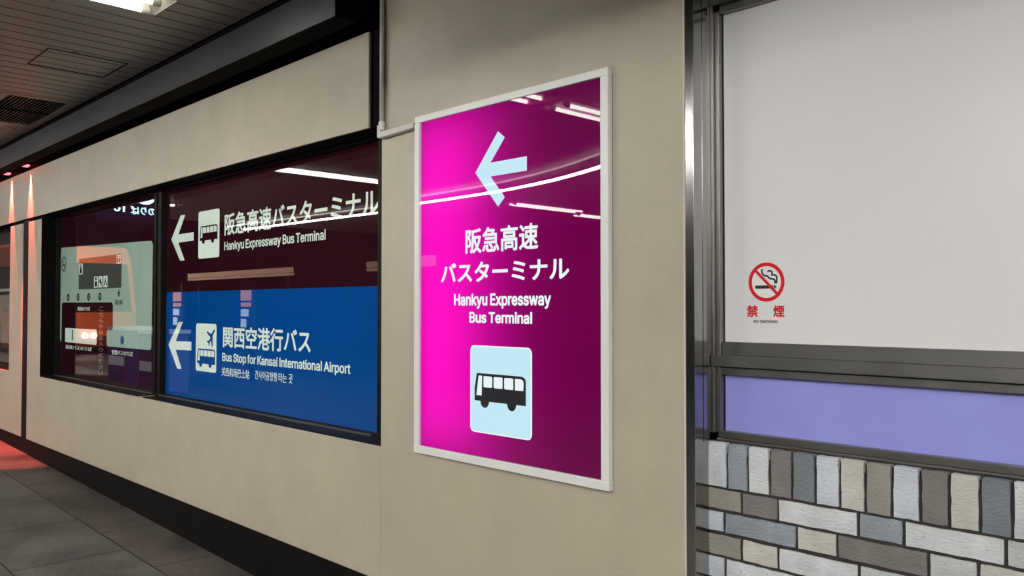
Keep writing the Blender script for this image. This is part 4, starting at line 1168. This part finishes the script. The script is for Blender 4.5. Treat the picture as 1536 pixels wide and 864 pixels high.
# two ticket machines
PURP = plain('indigo_cabinet', (0.09, 0.08, 0.30), 0.4, emit=0.10, ecol=(0.2, 0.18, 0.55))
WHT = plain('lit_screen', (0.6, 0.6, 0.66), 0.4, emit=0.35, ecol=(0.8, 0.85, 1.0))
def machine(x0, x1, label):
    z0 = floor_z((x0 + x1) / 2)
    t = thing('ticket_machine', label, 'machine', ((x0 + x1) / 2, -2.45, z0), 'indigo ticket machines')
    MB().box(x0, x1, -2.7, -2.2, z0 + 0.01, z0 + 0.86).build('cabinet', PURP, t, bevel=0.01)
    MB().box(x0 - 0.02, x1 + 0.02, -2.72, -2.18, z0 + 0.861, z0 + 0.91).build('top', WHT, t, bevel=0.005)
    MB().box(x0 + 0.05, x1 - 0.1, -2.199, -2.19, z0 + 0.32, z0 + 0.46).build('screen', WHT, t)
machine(-13.93, -13.14, 'indigo ticket machine reflected low in map window, left of two')
machine(-12.65, -12.07, 'indigo ticket machine reflected low in map window, right of two')

# timetable posts across the road with lit panels
ORG = emitter('lit_orange', (1.0, 0.45, 0.2), 2.2)
LW_ = emitter('lit_pale', (0.7, 0.8, 1.0), 3.0)
def post(x, label):
    z0 = floor_z(x)
    t = thing('timetable_post', label, 'post', (x, -4.05, z0), 'lit timetable posts')
    MB().cyl((x, -4.1, z0), (x, -4.1, z0 + 1.6), 0.04).build('pole', DARKMETAL, t)
    MB().box(x - 0.22, x + 0.22, -4.06, -4.0, 1.12, 1.80).build('case', SIGNBLACK, t)
    MB().box(x - 0.18, x + 0.18, -3.999, -3.99, 1.60, 1.77).build('panel', ORG, t)
    for k, (a, b) in enumerate(((1.50, 1.57), (1.34, 1.46), (1.16, 1.30))):
        MB().box(x - 0.17, x + 0.17 - 0.08 * k, -3.999, -3.99, a, b).build('panel', LW_ if k else ORG, t)
post(-15.65, 'lit timetable post reflected in blue board, left of two')
post(-12.9, 'lit timetable post reflected in blue board, right of two')
WARM = emitter('warm_strip', (1.0, 0.62, 0.42), 1.6)
def rail(x0, x1, label):
    t = thing('lit_fascia', label, 'light', ((x0 + x1) / 2, -4.3, 2.02), 'warm lit fascias')
    MB().box(x0, x1, -4.35, -4.3, 2.05, 2.13).box(x0, x1, -4.36, -4.3, 2.00, 2.04).build('strip', WARM, t)
    for xx in (x0 + 0.3, x1 - 0.3):
        MB().cyl((xx, -4.40, floor_z(xx)), (xx, -4.40, 2.13), 0.03).build('support', DARKMETAL, t)
rail(-15.9, -12.0, 'warm lit fascia strip reflected at foot of maroon board, left')
rail(-9.9, -8.0, 'warm lit fascia strip reflected at foot of maroon board, right')
